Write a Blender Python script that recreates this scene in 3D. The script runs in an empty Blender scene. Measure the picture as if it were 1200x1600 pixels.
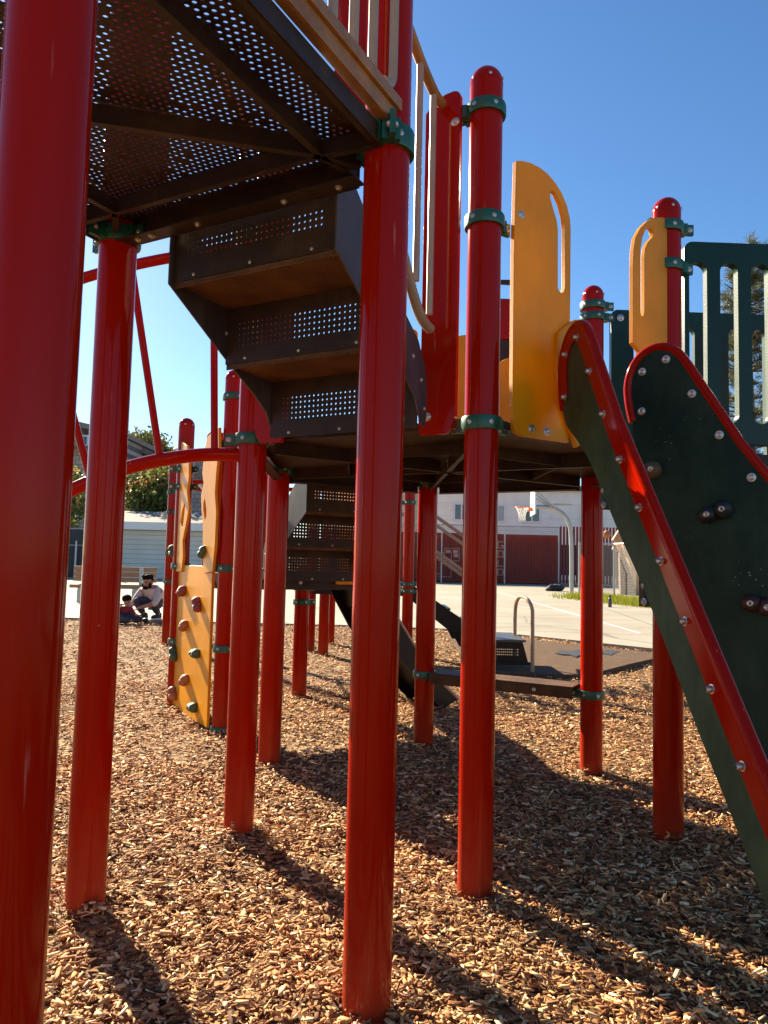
import bpy, bmesh, math, random
import numpy as np
from mathutils import Vector, Matrix, noise
from mathutils.geometry import delaunay_2d_cdt
V2 = lambda a: Vector(a)
random.seed(7); rng = np.random.default_rng(7)
R = math.radians
SC = bpy.context.scene
COL = SC.collection

# ------------------------------------------------------------------ camera
CAM_F, CAM_P, CAM_R, CAM_H = 1150.5, R(4.029), R(1.357), 1.146   # focal length in px of a 1600 px tall frame
cF = Vector((0, math.cos(CAM_P), math.sin(CAM_P)))
_r0 = Vector((1, 0, 0)); _u0 = Vector((0, -math.sin(CAM_P), math.cos(CAM_P)))
cR = math.cos(CAM_R)*_r0 + math.sin(CAM_R)*_u0
cU = math.cos(CAM_R)*_u0 - math.sin(CAM_R)*_r0
C0 = Vector((0, 0, CAM_H))
cam = bpy.data.cameras.new('camera'); camo = bpy.data.objects.new('camera', cam); COL.objects.link(camo)
cam.sensor_fit = 'VERTICAL'; cam.sensor_height = 36; cam.lens = CAM_F/1600*36
cam.clip_start = 0.02; cam.clip_end = 2000
m = Matrix.Identity(4)
for i, v in enumerate((cR, cU, -cF)):
    for j in range(3): m[j][i] = v[j]
m.translation = C0
camo.matrix_world = m
SC.camera = camo
cam.dof.use_dof = False

# ------------------------------------------------------------------ sky, sun, exposure
SUN_DIR = Vector((0.600, -0.800))          # the way the shadows run on the ground
SUN_EL = R(28)
w = bpy.data.worlds.new('World'); SC.world = w; w.use_nodes = True
nt = w.node_tree; bg = nt.nodes['Background']
sky = nt.nodes.new('ShaderNodeTexSky'); sky.sky_type = 'NISHITA'; sky.sun_disc = False
sky.sun_elevation = SUN_EL; sky.sun_rotation = math.atan2(-SUN_DIR.x, -SUN_DIR.y)
sky.air_density = 1.0; sky.dust_density = 0.25; sky.ozone_density = 4.0
hs = nt.nodes.new('ShaderNodeHueSaturation'); hs.inputs['Saturation'].default_value = 1.14
nt.links.new(sky.outputs[0], hs.inputs['Color']); nt.links.new(hs.outputs[0], bg.inputs[0]); bg.inputs[1].default_value = 0.05
sl = bpy.data.lights.new('sun', 'SUN'); sl.energy = 5.0; sl.angle = R(0.53); sl.color = (1.0, 0.885, 0.66)
so = bpy.data.objects.new('sun', sl); COL.objects.link(so)
ld = Vector((SUN_DIR.x*math.cos(SUN_EL), SUN_DIR.y*math.cos(SUN_EL), -math.sin(SUN_EL)))
so.rotation_euler = ld.to_track_quat('-Z', 'Y').to_euler(); so.location = (-20, 25, 20)
SC.view_settings.view_transform = 'Standard'; SC.view_settings.look = 'None'
SC.view_settings.exposure = 1.87; SC.view_settings.gamma = 1

# ------------------------------------------------------------------ pixel helpers (1200 x 1600 photo)
def ray(x, y): return cF + (x-600)/CAM_F*cR - (y-800)/CAM_F*cU
def at_z(x, y, z): d = ray(x, y); return C0 + d*((z-C0.z)/d.z)
def at_Y(x, y, Y): d = ray(x, y); return C0 + d*(Y/d.y)
def at_pl(x, y, P, n): d = ray(x, y); return C0 + d*((P-C0).dot(n)/d.dot(n))
def V(*a): return Vector(a)
Z = V(0, 0, 1)

# ------------------------------------------------------------------ materials
def new_mat(name):
    m = bpy.data.materials.new(name); m.use_nodes = True
    return m, m.node_tree, m.node_tree.nodes['Principled BSDF']
def mat(name, col, rough=.5, metal=0, var=.15, scale=8, bump=0, bscale=60, spec=.5, dirt=None, dirt_amt=.5, dscale=5, coat=0, stretch=None):
    m, t, b = new_mat(name); N = t.nodes; L = t.links
    tc = N.new('ShaderNodeTexCoord'); src = tc.outputs['Object']
    if stretch:
        mp = N.new('ShaderNodeMapping'); mp.inputs['Scale'].default_value = stretch; L.new(src, mp.inputs[0]); src = mp.outputs[0]
    nz = N.new('ShaderNodeTexNoise'); nz.inputs['Scale'].default_value = scale; nz.inputs['Detail'].default_value = 6; nz.inputs['Roughness'].default_value = .65
    L.new(src, nz.inputs[0])
    cr = N.new('ShaderNodeValToRGB'); cr.color_ramp.elements[0].position = .3; cr.color_ramp.elements[1].position = .7
    cr.color_ramp.elements[0].color = [c*(1-var) for c in col]+[1]; cr.color_ramp.elements[1].color = [min(1, c*(1+var)) for c in col]+[1]
    L.new(nz.outputs[0], cr.inputs[0]); out = cr.outputs[0]
    if dirt:
        n2 = N.new('ShaderNodeTexNoise'); n2.inputs['Scale'].default_value = dscale; n2.inputs['Detail'].default_value = 10; n2.inputs['Roughness'].default_value = .75
        L.new(src, n2.inputs[0])
        r2 = N.new('ShaderNodeValToRGB'); r2.color_ramp.elements[0].position = .52; r2.color_ramp.elements[1].position = .72
        r2.color_ramp.elements[0].color = (0, 0, 0, 1); r2.color_ramp.elements[1].color = (dirt_amt,)*3+(1,)
        L.new(n2.outputs[0], r2.inputs[0])
        mx = N.new('ShaderNodeMix'); mx.data_type = 'RGBA'; L.new(r2.outputs[0], mx.inputs['Factor']); L.new(out, mx.inputs['A']); mx.inputs['B'].default_value = (*dirt, 1)
        out = mx.outputs['Result']
        rr = N.new('ShaderNodeMapRange'); L.new(r2.outputs[0], rr.inputs[0]); rr.inputs[3].default_value = rough; rr.inputs[4].default_value = min(1, rough+.35); L.new(rr.outputs[0], b.inputs['Roughness'])
    else:
        rr = N.new('ShaderNodeMapRange'); L.new(nz.outputs[0], rr.inputs[0]); rr.inputs[3].default_value = max(.02, rough-.06); rr.inputs[4].default_value = min(1, rough+.06); L.new(rr.outputs[0], b.inputs['Roughness'])
    L.new(out, b.inputs['Base Color']); b.inputs['Metallic'].default_value = metal
    b.inputs['Specular IOR Level'].default_value = spec; b.inputs['Coat Weight'].default_value = coat
    if bump:
        n3 = N.new('ShaderNodeTexNoise'); n3.inputs['Scale'].default_value = bscale; n3.inputs['Detail'].default_value = 4; L.new(src, n3.inputs[0])
        bp = N.new('ShaderNodeBump'); bp.inputs['Strength'].default_value = bump; bp.inputs['Distance'].default_value = .01; L.new(n3.outputs[0], bp.inputs['Height']); L.new(bp.outputs[0], b.inputs['Normal'])
    return m

def red_paint():
    m, t, b = new_mat('red_powder_coat'); N = t.nodes; L = t.links
    tc = N.new('ShaderNodeTexCoord')
    nz = N.new('ShaderNodeTexNoise'); nz.inputs['Scale'].default_value = 3; nz.inputs['Detail'].default_value = 8; L.new(tc.outputs['Object'], nz.inputs[0])
    cr = N.new('ShaderNodeValToRGB'); cr.color_ramp.elements[0].color = (.29, .0055, .0004, 1); cr.color_ramp.elements[1].color = (.36, .0085, .0006, 1)
    L.new(nz.outputs[0], cr.inputs[0])
    # dust on the foot of the tubes, and sun-bleached vertical streaks
    sep = N.new('ShaderNodeSeparateXYZ'); L.new(tc.outputs['Object'], sep.inputs[0])
    mr = N.new('ShaderNodeMapRange'); L.new(sep.outputs['Z'], mr.inputs[0]); mr.inputs[1].default_value = .0; mr.inputs[2].default_value = .35; mr.inputs[3].default_value = .35; mr.inputs[4].default_value = 0
    mp = N.new('ShaderNodeMapping'); mp.inputs['Scale'].default_value = (40, 40, 1.3); L.new(tc.outputs['Object'], mp.inputs[0])
    n2 = N.new('ShaderNodeTexNoise'); n2.inputs['Scale'].default_value = 1; n2.inputs['Detail'].default_value = 6; L.new(mp.outputs[0], n2.inputs[0])
    mu = N.new('ShaderNodeMath'); mu.operation = 'MULTIPLY'; L.new(mr.outputs[0], mu.inputs[0]); L.new(n2.outputs[0], mu.inputs[1])
    st = N.new('ShaderNodeMapRange'); L.new(n2.outputs[0], st.inputs[0]); st.inputs[1].default_value = .58; st.inputs[2].default_value = .85; st.inputs[3].default_value = 0; st.inputs[4].default_value = .02
    ad = N.new('ShaderNodeMath'); ad.operation = 'ADD'; L.new(mu.outputs[0], ad.inputs[0]); L.new(st.outputs[0], ad.inputs[1])
    mx = N.new('ShaderNodeMix'); mx.data_type = 'RGBA'; L.new(ad.outputs[0], mx.inputs['Factor']); L.new(cr.outputs[0], mx.inputs['A']); mx.inputs['B'].default_value = (.40, .15, .06, 1)
    # little chips in the paint
    vo = N.new('ShaderNodeTexVoronoi'); vo.inputs['Scale'].default_value = 9; L.new(tc.outputs['Object'], vo.inputs[0])
    n4 = N.new('ShaderNodeTexNoise'); n4.inputs['Scale'].default_value = 120; L.new(tc.outputs['Object'], n4.inputs[0])
    a2 = N.new('ShaderNodeMath'); a2.operation = 'MULTIPLY_ADD'; L.new(n4.outputs[0], a2.inputs[0]); a2.inputs[1].default_value = .06; L.new(vo.outputs['Distance'], a2.inputs[2])
    lt = N.new('ShaderNodeMath'); lt.operation = 'LESS_THAN'; L.new(a2.outputs[0], lt.inputs[0]); lt.inputs[1].default_value = .048
    m2 = N.new('ShaderNodeMix'); m2.data_type = 'RGBA'; L.new(lt.outputs[0], m2.inputs['Factor']); L.new(mx.outputs['Result'], m2.inputs['A']); m2.inputs['B'].default_value = (.5, .38, .33, 1)
    # hand and shoe scuffs: thin slanting scratches gathered in patches below head height
    ms = N.new('ShaderNodeMapping'); ms.inputs['Rotation'].default_value = (.5, .35, 0); ms.inputs['Scale'].default_value = (70, 70, 5); L.new(tc.outputs['Object'], ms.inputs[0])
    ns = N.new('ShaderNodeTexNoise'); ns.inputs['Scale'].default_value = 1; ns.inputs['Detail'].default_value = 3; L.new(ms.outputs[0], ns.inputs[0])
    np_ = N.new('ShaderNodeTexNoise'); np_.inputs['Scale'].default_value = 5; np_.inputs['Detail'].default_value = 2; L.new(tc.outputs['Object'], np_.inputs[0])
    s1 = N.new('ShaderNodeMapRange'); L.new(ns.outputs[0], s1.inputs[0]); s1.inputs[1].default_value = .66; s1.inputs[2].default_value = .74; s1.inputs[3].default_value = 0; s1.inputs[4].default_value = .5
    s2 = N.new('ShaderNodeMapRange'); L.new(np_.outputs[0], s2.inputs[0]); s2.inputs[1].default_value = .52; s2.inputs[2].default_value = .66
    s3 = N.new('ShaderNodeMath'); s3.operation = 'MULTIPLY'; L.new(s1.outputs[0], s3.inputs[0]); L.new(s2.outputs[0], s3.inputs[1])
    m5 = N.new('ShaderNodeMix'); m5.data_type = 'RGBA'; L.new(s3.outputs[0], m5.inputs['Factor']); L.new(m2.outputs['Result'], m5.inputs['A']); m5.inputs['B'].default_value = (.48, .17, .12, 1); m2 = m5
    L.new(m2.outputs['Result'], b.inputs['Base Color'])
    rr = N.new('ShaderNodeMapRange'); L.new(nz.outputs[0], rr.inputs[0]); rr.inputs[3].default_value = .05; rr.inputs[4].default_value = .15; L.new(rr.outputs[0], b.inputs['Roughness'])
    b.inputs['Specular IOR Level'].default_value = .13
    n3 = N.new('ShaderNodeTexNoise'); n3.inputs['Scale'].default_value = 220; L.new(tc.outputs['Object'], n3.inputs[0])
    bp = N.new('ShaderNodeBump'); bp.inputs['Strength'].default_value = .018; bp.inputs['Distance'].default_value = .004; L.new(n3.outputs[0], bp.inputs['Height']); L.new(bp.outputs[0], b.inputs['Normal'])
    return m

def chip_mat():
    m, t, b = new_mat('wood_chip'); N = t.nodes; L = t.links
    g = N.new('ShaderNodeNewGeometry')
    cr = N.new('ShaderNodeValToRGB'); els = cr.color_ramp.elements
    els[0].position = 0; els[0].color = (.085, .035, .013, 1); els[1].position = 1; els[1].color = (.86, .68, .42, 1)
    for p, c in ((.2, (.20, .070, .024)), (.45, (.43, .185, .065)), (.7, (.58, .305, .125)), (.9, (.74, .50, .25))):
        e = els.new(p); e.color = (*c, 1)
    L.new(g.outputs['Random Per Island'], cr.inputs[0])
    tc = N.new('ShaderNodeTexCoord'); nz = N.new('ShaderNodeTexNoise'); nz.inputs['Scale'].default_value = 160; nz.inputs['Detail'].default_value = 4; L.new(tc.outputs['Object'], nz.inputs[0])
    mr = N.new('ShaderNodeMapRange'); L.new(nz.outputs[0], mr.inputs[0]); mr.inputs[3].default_value = .72; mr.inputs[4].default_value = 1.45
    nd = N.new('ShaderNodeTexNoise'); nd.inputs['Scale'].default_value = 1.6; nd.inputs['Detail'].default_value = 5; L.new(tc.outputs['Object'], nd.inputs[0])
    dm = N.new('ShaderNodeMapRange'); L.new(nd.outputs[0], dm.inputs[0]); dm.inputs[1].default_value = .3; dm.inputs[2].default_value = .6; dm.inputs[3].default_value = .72; dm.inputs[4].default_value = 1.08
    mm = N.new('ShaderNodeMath'); mm.operation = 'MULTIPLY'; L.new(mr.outputs[0], mm.inputs[0]); L.new(dm.outputs[0], mm.inputs[1]); mr = mm
    mx = N.new('ShaderNodeMix'); mx.data_type = 'RGBA'; mx.blend_type = 'MULTIPLY'; mx.inputs['Factor'].default_value = 1; L.new(cr.outputs[0], mx.inputs['A']); L.new(mr.outputs[0], mx.inputs['B'])
    L.new(mx.outputs['Result'], b.inputs['Base Color']); b.inputs['Roughness'].default_value = .8; b.inputs['Specular IOR Level'].default_value = .25
    return m

def chip_bed_mat():
    m, t, b = new_mat('wood_chip_bed'); N = t.nodes; L = t.links
    tc = N.new('ShaderNodeTexCoord')
    mp = N.new('ShaderNodeMapping'); mp.inputs['Scale'].default_value = (1, 1.9, 1); mp.inputs['Rotation'].default_value = (0, 0, .5); L.new(tc.outputs['Object'], mp.inputs[0])
    vo = N.new('ShaderNodeTexVoronoi'); vo.inputs['Scale'].default_value = 38; L.new(mp.outputs[0], vo.inputs[0])
    cr = N.new('ShaderNodeValToRGB'); els = cr.color_ramp.elements
    els[0].color = (.035, .014, .006, 1); els[1].color = (.50, .32, .15, 1)
    e = els.new(.45); e.color = (.16, .075, .028, 1); e = els.new(.8); e.color = (.34, .19, .08, 1)
    sx = N.new('ShaderNodeSeparateColor'); L.new(vo.outputs['Color'], sx.inputs[0]); L.new(sx.outputs[0], cr.inputs[0])
    L.new(cr.outputs[0], b.inputs['Base Color']); b.inputs['Roughness'].default_value = .9; b.inputs['Specular IOR Level'].default_value = .2
    bp = N.new('ShaderNodeBump'); bp.inputs['Strength'].default_value = 1; bp.inputs['Distance'].default_value = .02; L.new(sx.outputs[1], bp.inputs['Height']); L.new(bp.outputs[0], b.inputs['Normal'])
    return m

def concrete_mat():
    m, t, b = new_mat('court_concrete'); N = t.nodes; L = t.links
    tc = N.new('ShaderNodeTexCoord')
    nz = N.new('ShaderNodeTexNoise'); nz.inputs['Scale'].default_value = .5; nz.inputs['Detail'].default_value = 10; nz.inputs['Roughness'].default_value = .7; L.new(tc.outputs['Object'], nz.inputs[0])
    cr = N.new('ShaderNodeValToRGB'); cr.color_ramp.elements[0].position = .3; cr.color_ramp.elements[1].position = .72
    cr.color_ramp.elements[0].color = (.245, .205, .155, 1); cr.color_ramp.elements[1].color = (.36, .31, .24, 1); L.new(nz.outputs[0], cr.inputs[0])
    mp = N.new('ShaderNodeMapping'); mp.inputs['Rotation'].default_value = (0, 0, .12); L.new(tc.outputs['Object'], mp.inputs[0])
    br = N.new('ShaderNodeTexBrick'); br.inputs['Scale'].default_value = 1; br.offset = 0; br.inputs['Mortar Size'].default_value = .018; br.inputs['Brick Width'].default_value = 3.4; br.inputs['Row Height'].default_value = 3.1; br.inputs['Mortar Smooth'].default_value = .3
    br.inputs['Color1'].default_value = (1, 1, 1, 1); br.inputs['Color2'].default_value = (.93, .92, .9, 1); br.inputs['Mortar'].default_value = (.25, .23, .2, 1); L.new(mp.outputs[0], br.inputs[0])
    mx = N.new('ShaderNodeMix'); mx.data_type = 'RGBA'; mx.blend_type = 'MULTIPLY'; mx.inputs['Factor'].default_value = 1; L.new(cr.outputs[0], mx.inputs['A']); L.new(br.outputs[0], mx.inputs['B'])
    # cracks
    n2 = N.new('ShaderNodeTexNoise'); n2.inputs['Scale'].default_value = .8; n2.inputs['Detail'].default_value = 5; L.new(tc.outputs['Object'], n2.inputs[0])
    av = N.new('ShaderNodeMix'); av.data_type = 'RGBA'; av.inputs['Factor'].default_value = .35; L.new(tc.outputs['Object'], av.inputs['A']); L.new(n2.outputs['Color'], av.inputs['B'])
    vo = N.new('ShaderNodeTexVoronoi'); vo.feature = 'DISTANCE_TO_EDGE'; vo.inputs['Scale'].default_value = .42; L.new(av.outputs['Result'], vo.inputs[0])
    lt = N.new('ShaderNodeMapRange'); L.new(vo.outputs['Distance'], lt.inputs[0]); lt.inputs[1].default_value = .002; lt.inputs[2].default_value = .009; lt.inputs[3].default_value = .7; lt.inputs[4].default_value = 0
    m2 = N.new('ShaderNodeMix'); m2.data_type = 'RGBA'; L.new(lt.outputs[0], m2.inputs['Factor']); L.new(mx.outputs['Result'], m2.inputs['A']); m2.inputs['B'].default_value = (.10, .09, .075, 1)
    L.new(m2.outputs['Result'], b.inputs['Base Color']); b.inputs['Roughness'].default_value = .85
    return m

def siding_mat(name, col, rowh, gap=.012, rough=.6, var=.08):
    m, t, b = new_mat(name); N = t.nodes; L = t.links
    tc = N.new('ShaderNodeTexCoord'); sep = N.new('ShaderNodeSeparateXYZ'); L.new(tc.outputs['Object'], sep.inputs[0])
    dv = N.new('ShaderNodeMath'); dv.operation = 'DIVIDE'; L.new(sep.outputs['Z'], dv.inputs[0]); dv.inputs[1].default_value = rowh
    fr = N.new('ShaderNodeMath'); fr.operation = 'FRACT'; L.new(dv.outputs[0], fr.inputs[0])
    lt = N.new('ShaderNodeMath'); lt.operation = 'LESS_THAN'; L.new(fr.outputs[0], lt.inputs[0]); lt.inputs[1].default_value = gap/rowh
    nz = N.new('ShaderNodeTexNoise'); nz.inputs['Scale'].default_value = 1.2; nz.inputs['Detail'].default_value = 8; L.new(tc.outputs['Object'], nz.inputs[0])
    cr = N.new('ShaderNodeValToRGB'); cr.color_ramp.elements[0].position = .3; cr.color_ramp.elements[1].position = .7
    cr.color_ramp.elements[0].color = [c*(1-var) for c in col]+[1]; cr.color_ramp.elements[1].color = [min(1, c*(1+var)) for c in col]+[1]; L.new(nz.outputs[0], cr.inputs[0])
    mx = N.new('ShaderNodeMix'); mx.data_type = 'RGBA'; L.new(lt.outputs[0], mx.inputs['Factor']); L.new(cr.outputs[0], mx.inputs['A']); mx.inputs['B'].default_value = (*[c*.45 for c in col], 1)
    L.new(mx.outputs['Result'], b.inputs['Base Color']); b.inputs['Roughness'].default_value = rough
    bp = N.new('ShaderNodeBump'); bp.inputs['Strength'].default_value = .6; bp.inputs['Distance'].default_value = .02; L.new(fr.outputs[0], bp.inputs['Height']); L.new(bp.outputs[0], b.inputs['Normal'])
    return m

def shingle_mat(name, c1, c2, bw, rh):
    m, t, b = new_mat(name); N = t.nodes; L = t.links
    tc = N.new('ShaderNodeTexCoord'); mp = N.new('ShaderNodeMapping'); mp.inputs['Rotation'].default_value = (R(90), 0, 0); L.new(tc.outputs['Object'], mp.inputs[0])
    br = N.new('ShaderNodeTexBrick'); br.inputs['Scale'].default_value = 1; br.inputs['Mortar Size'].default_value = .02; br.inputs['Brick Width'].default_value = bw; br.inputs['Row Height'].default_value = rh
    br.inputs['Color1'].default_value = (*c1, 1); br.inputs['Color2'].default_value = (*c2, 1); br.inputs['Mortar'].default_value = (*[c*.4 for c in c1], 1); L.new(mp.outputs[0], br.inputs[0])
    L.new(br.outputs[0], b.inputs['Base Color']); b.inputs['Roughness'].default_value = .85
    return m

def leaf_mat(name, c1, c2, trans=.25):
    m, t, b = new_mat(name); N = t.nodes; L = t.links
    g = N.new('ShaderNodeNewGeometry'); cr = N.new('ShaderNodeValToRGB')
    cr.color_ramp.elements[0].color = (*c1, 1); cr.color_ramp.elements[1].color = (*c2, 1)
    L.new(g.outputs['Random Per Island'], cr.inputs[0]); L.new(cr.outputs[0], b.inputs['Base Color']); b.inputs['Roughness'].default_value = .6
    tr = N.new('ShaderNodeBsdfTranslucent'); L.new(cr.outputs[0], tr.inputs[0]); mx = N.new('ShaderNodeMixShader'); mx.inputs[0].default_value = trans
    L.new(b.outputs[0], mx.inputs[1]); L.new(tr.outputs[0], mx.inputs[2]); L.new(mx.outputs[0], N['Material Output'].inputs[0])
    return m

def plastic_mat(name, col, rough, trans, var=.06, dust=None, dust_amt=.3, spec=.4, speck=0, st=(14, 14, 2.2)):
    """moulded sheet plastic: lets a little light through, streaky dust"""
    m, t, b = new_mat(name); N = t.nodes; L = t.links
    tc = N.new('ShaderNodeTexCoord'); mp = N.new('ShaderNodeMapping'); mp.inputs['Scale'].default_value = st; L.new(tc.outputs['Object'], mp.inputs[0])
    nz = N.new('ShaderNodeTexNoise'); nz.inputs['Scale'].default_value = 1.3; nz.inputs['Detail'].default_value = 9; nz.inputs['Roughness'].default_value = .7; L.new(mp.outputs[0], nz.inputs[0])
    cr = N.new('ShaderNodeValToRGB'); cr.color_ramp.elements[0].position = .3; cr.color_ramp.elements[1].position = .7
    cr.color_ramp.elements[0].color = [c*(1-var) for c in col]+[1]; cr.color_ramp.elements[1].color = [min(1, c*(1+var)) for c in col]+[1]
    L.new(nz.outputs[0], cr.inputs[0]); out = cr.outputs[0]
    if dust:
        r2 = N.new('ShaderNodeMapRange'); L.new(nz.outputs[0], r2.inputs[0]); r2.inputs[1].default_value = .4; r2.inputs[2].default_value = .75; r2.inputs[3].default_value = .03; r2.inputs[4].default_value = dust_amt
        mx = N.new('ShaderNodeMix'); mx.data_type = 'RGBA'; L.new(r2.outputs[0], mx.inputs['Factor']); L.new(out, mx.inputs['A']); mx.inputs['B'].default_value = (*dust, 1); out = mx.outputs['Result']
    if speck:
        vo = N.new('ShaderNodeTexVoronoi'); vo.inputs['Scale'].default_value = 48; L.new(tc.outputs['Object'], vo.inputs[0])
        n5 = N.new('ShaderNodeTexNoise'); n5.inputs['Scale'].default_value = 5; n5.inputs['Detail'].default_value = 3; L.new(tc.outputs['Object'], n5.inputs[0])
        th = N.new('ShaderNodeMapRange'); L.new(n5.outputs[0], th.inputs[0]); th.inputs[1].default_value = .5; th.inputs[2].default_value = .8; th.inputs[3].default_value = .0; th.inputs[4].default_value = .24
        lt = N.new('ShaderNodeMath'); lt.operation = 'LESS_THAN'; L.new(vo.outputs['Distance'], lt.inputs[0]); L.new(th.outputs[0], lt.inputs[1])
        mu = N.new('ShaderNodeMath'); mu.operation = 'MULTIPLY'; L.new(lt.outputs[0], mu.inputs[0]); mu.inputs[1].default_value = speck
        m3 = N.new('ShaderNodeMix'); m3.data_type = 'RGBA'; L.new(mu.outputs[0], m3.inputs['Factor']); L.new(out, m3.inputs['A']); m3.inputs['B'].default_value = (.30, .31, .26, 1); out = m3.outputs['Result']
    ms_ = N.new('ShaderNodeMapping'); ms_.inputs['Rotation'].default_value = (.4, .9, .3); ms_.inputs['Scale'].default_value = (90, 90, 6); L.new(tc.outputs['Object'], ms_.inputs[0])
    ns = N.new('ShaderNodeTexNoise'); ns.inputs['Scale'].default_value = 1; ns.inputs['Detail'].default_value = 3; L.new(ms_.outputs[0], ns.inputs[0])
    np_ = N.new('ShaderNodeTexNoise'); np_.inputs['Scale'].default_value = 6; np_.inputs['Detail'].default_value = 3; L.new(tc.outputs['Object'], np_.inputs[0])
    s1 = N.new('ShaderNodeMapRange'); L.new(ns.outputs[0], s1.inputs[0]); s1.inputs[1].default_value = .63; s1.inputs[2].default_value = .74; s1.inputs[3].default_value = 0; s1.inputs[4].default_value = .5
    s2 = N.new('ShaderNodeMapRange'); L.new(np_.outputs[0], s2.inputs[0]); s2.inputs[1].default_value = .45; s2.inputs[2].default_value = .65
    s3 = N.new('ShaderNodeMath'); s3.operation = 'MULTIPLY'; L.new(s1.outputs[0], s3.inputs[0]); L.new(s2.outputs[0], s3.inputs[1])
    m6 = N.new('ShaderNodeMix'); m6.data_type = 'RGBA'; L.new(s3.outputs[0], m6.inputs['Factor']); L.new(out, m6.inputs['A']); m6.inputs['B'].default_value = [c*.4+.03 for c in col]+[1]; out = m6.outputs['Result']
    n9 = N.new('ShaderNodeTexNoise'); n9.inputs['Scale'].default_value = 2.3; n9.inputs['Detail'].default_value = 5; L.new(tc.outputs['Object'], n9.inputs[0])
    f9 = N.new('ShaderNodeMapRange'); L.new(n9.outputs[0], f9.inputs[0]); f9.inputs[1].default_value = .35; f9.inputs[2].default_value = .7; f9.inputs[3].default_value = .80; f9.inputs[4].default_value = 1.1
    m7 = N.new('ShaderNodeMix'); m7.data_type = 'RGBA'; m7.blend_type = 'MULTIPLY'; m7.inputs['Factor'].default_value = 1; L.new(out, m7.inputs['A']); L.new(f9.outputs[0], m7.inputs['B']); out = m7.outputs['Result']
    L.new(out, b.inputs['Base Color']); b.inputs['Specular IOR Level'].default_value = spec
    rr = N.new('ShaderNodeMapRange'); L.new(nz.outputs[0], rr.inputs[0]); rr.inputs[3].default_value = rough-.08; rr.inputs[4].default_value = rough+.12; L.new(rr.outputs[0], b.inputs['Roughness'])
    n3 = N.new('ShaderNodeTexNoise'); n3.inputs['Scale'].default_value = 180; L.new(tc.outputs['Object'], n3.inputs[0])
    bp = N.new('ShaderNodeBump'); bp.inputs['Strength'].default_value = .12; bp.inputs['Distance'].default_value = .004; L.new(n3.outputs[0], bp.inputs['Height']); L.new(bp.outputs[0], b.inputs['Normal'])
    if trans:
        tr = N.new('ShaderNodeBsdfTranslucent'); L.new(out, tr.inputs[0]); ms = N.new('ShaderNodeMixShader'); ms.inputs[0].default_value = trans
        L.new(b.outputs[0], ms.inputs[1]); L.new(tr.outputs[0], ms.inputs[2]); L.new(ms.outputs[0], N['Material Output'].inputs[0])
    return m

def tread_mat():
    """dark vinyl-coated steel with a raised grip pattern and dust"""
    m, t, b = new_mat('grip_steel'); N = t.nodes; L = t.links
    tc = N.new('ShaderNodeTexCoord'); mp = N.new('ShaderNodeMapping'); mp.inputs['Rotation'].default_value = (0, 0, R(28)); L.new(tc.outputs['Object'], mp.inputs[0])
    vo = N.new('ShaderNodeTexVoronoi'); vo.inputs['Scale'].default_value = 75; vo.inputs['Randomness'].default_value = .45; L.new(mp.outputs[0], vo.inputs[0])
    nz = N.new('ShaderNodeTexNoise'); nz.inputs['Scale'].default_value = 7; nz.inputs['Detail'].default_value = 8; L.new(tc.outputs['Object'], nz.inputs[0])
    cr = N.new('ShaderNodeValToRGB'); cr.color_ramp.elements[0].position = .3; cr.color_ramp.elements[1].position = .75
    cr.color_ramp.elements[0].color = (.060, .026, .009, 1); cr.color_ramp.elements[1].color = (.15, .070, .025, 1); L.new(nz.outputs[0], cr.inputs[0])
    L.new(cr.outputs[0], b.inputs['Base Color']); b.inputs['Roughness'].default_value = .62; b.inputs['Specular IOR Level'].default_value = .2
    bp = N.new('ShaderNodeBump'); bp.inputs['Strength'].default_value = .9; bp.inputs['Distance'].default_value = .004; L.new(vo.outputs['Distance'], bp.inputs['Height']); L.new(bp.outputs[0], b.inputs['Normal'])
    return m

def chainlink_mat(name, cell, wire, col):
    m, t, b = new_mat(name); N = t.nodes; L = t.links
    tc = N.new('ShaderNodeTexCoord'); sep = N.new('ShaderNodeSeparateXYZ'); L.new(tc.outputs['Object'], sep.inputs[0])
    xy = N.new('ShaderNodeMath'); xy.operation = 'ADD'; L.new(sep.outputs['X'], xy.inputs[0]); L.new(sep.outputs['Y'], xy.inputs[1])
    outs = []
    for op in ('ADD', 'SUBTRACT'):
        a = N.new('ShaderNodeMath'); a.operation = op; L.new(xy.outputs[0], a.inputs[0]); L.new(sep.outputs['Z'], a.inputs[1])
        d = N.new('ShaderNodeMath'); d.operation = 'DIVIDE'; L.new(a.outputs[0], d.inputs[0]); d.inputs[1].default_value = cell
        f = N.new('ShaderNodeMath'); f.operation = 'FRACT'; L.new(d.outputs[0], f.inputs[0])
        l = N.new('ShaderNodeMath'); l.operation = 'LESS_THAN'; L.new(f.outputs[0], l.inputs[0]); l.inputs[1].default_value = wire; outs.append(l)
    mx = N.new('ShaderNodeMath'); mx.operation = 'MAXIMUM'; L.new(outs[0].outputs[0], mx.inputs[0]); L.new(outs[1].outputs[0], mx.inputs[1])
    L.new(mx.outputs[0], b.inputs['Alpha']); b.inputs['Base Color'].default_value = (*col, 1); b.inputs['Metallic'].default_value = .5; b.inputs['Roughness'].default_value = .5
    return m

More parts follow.
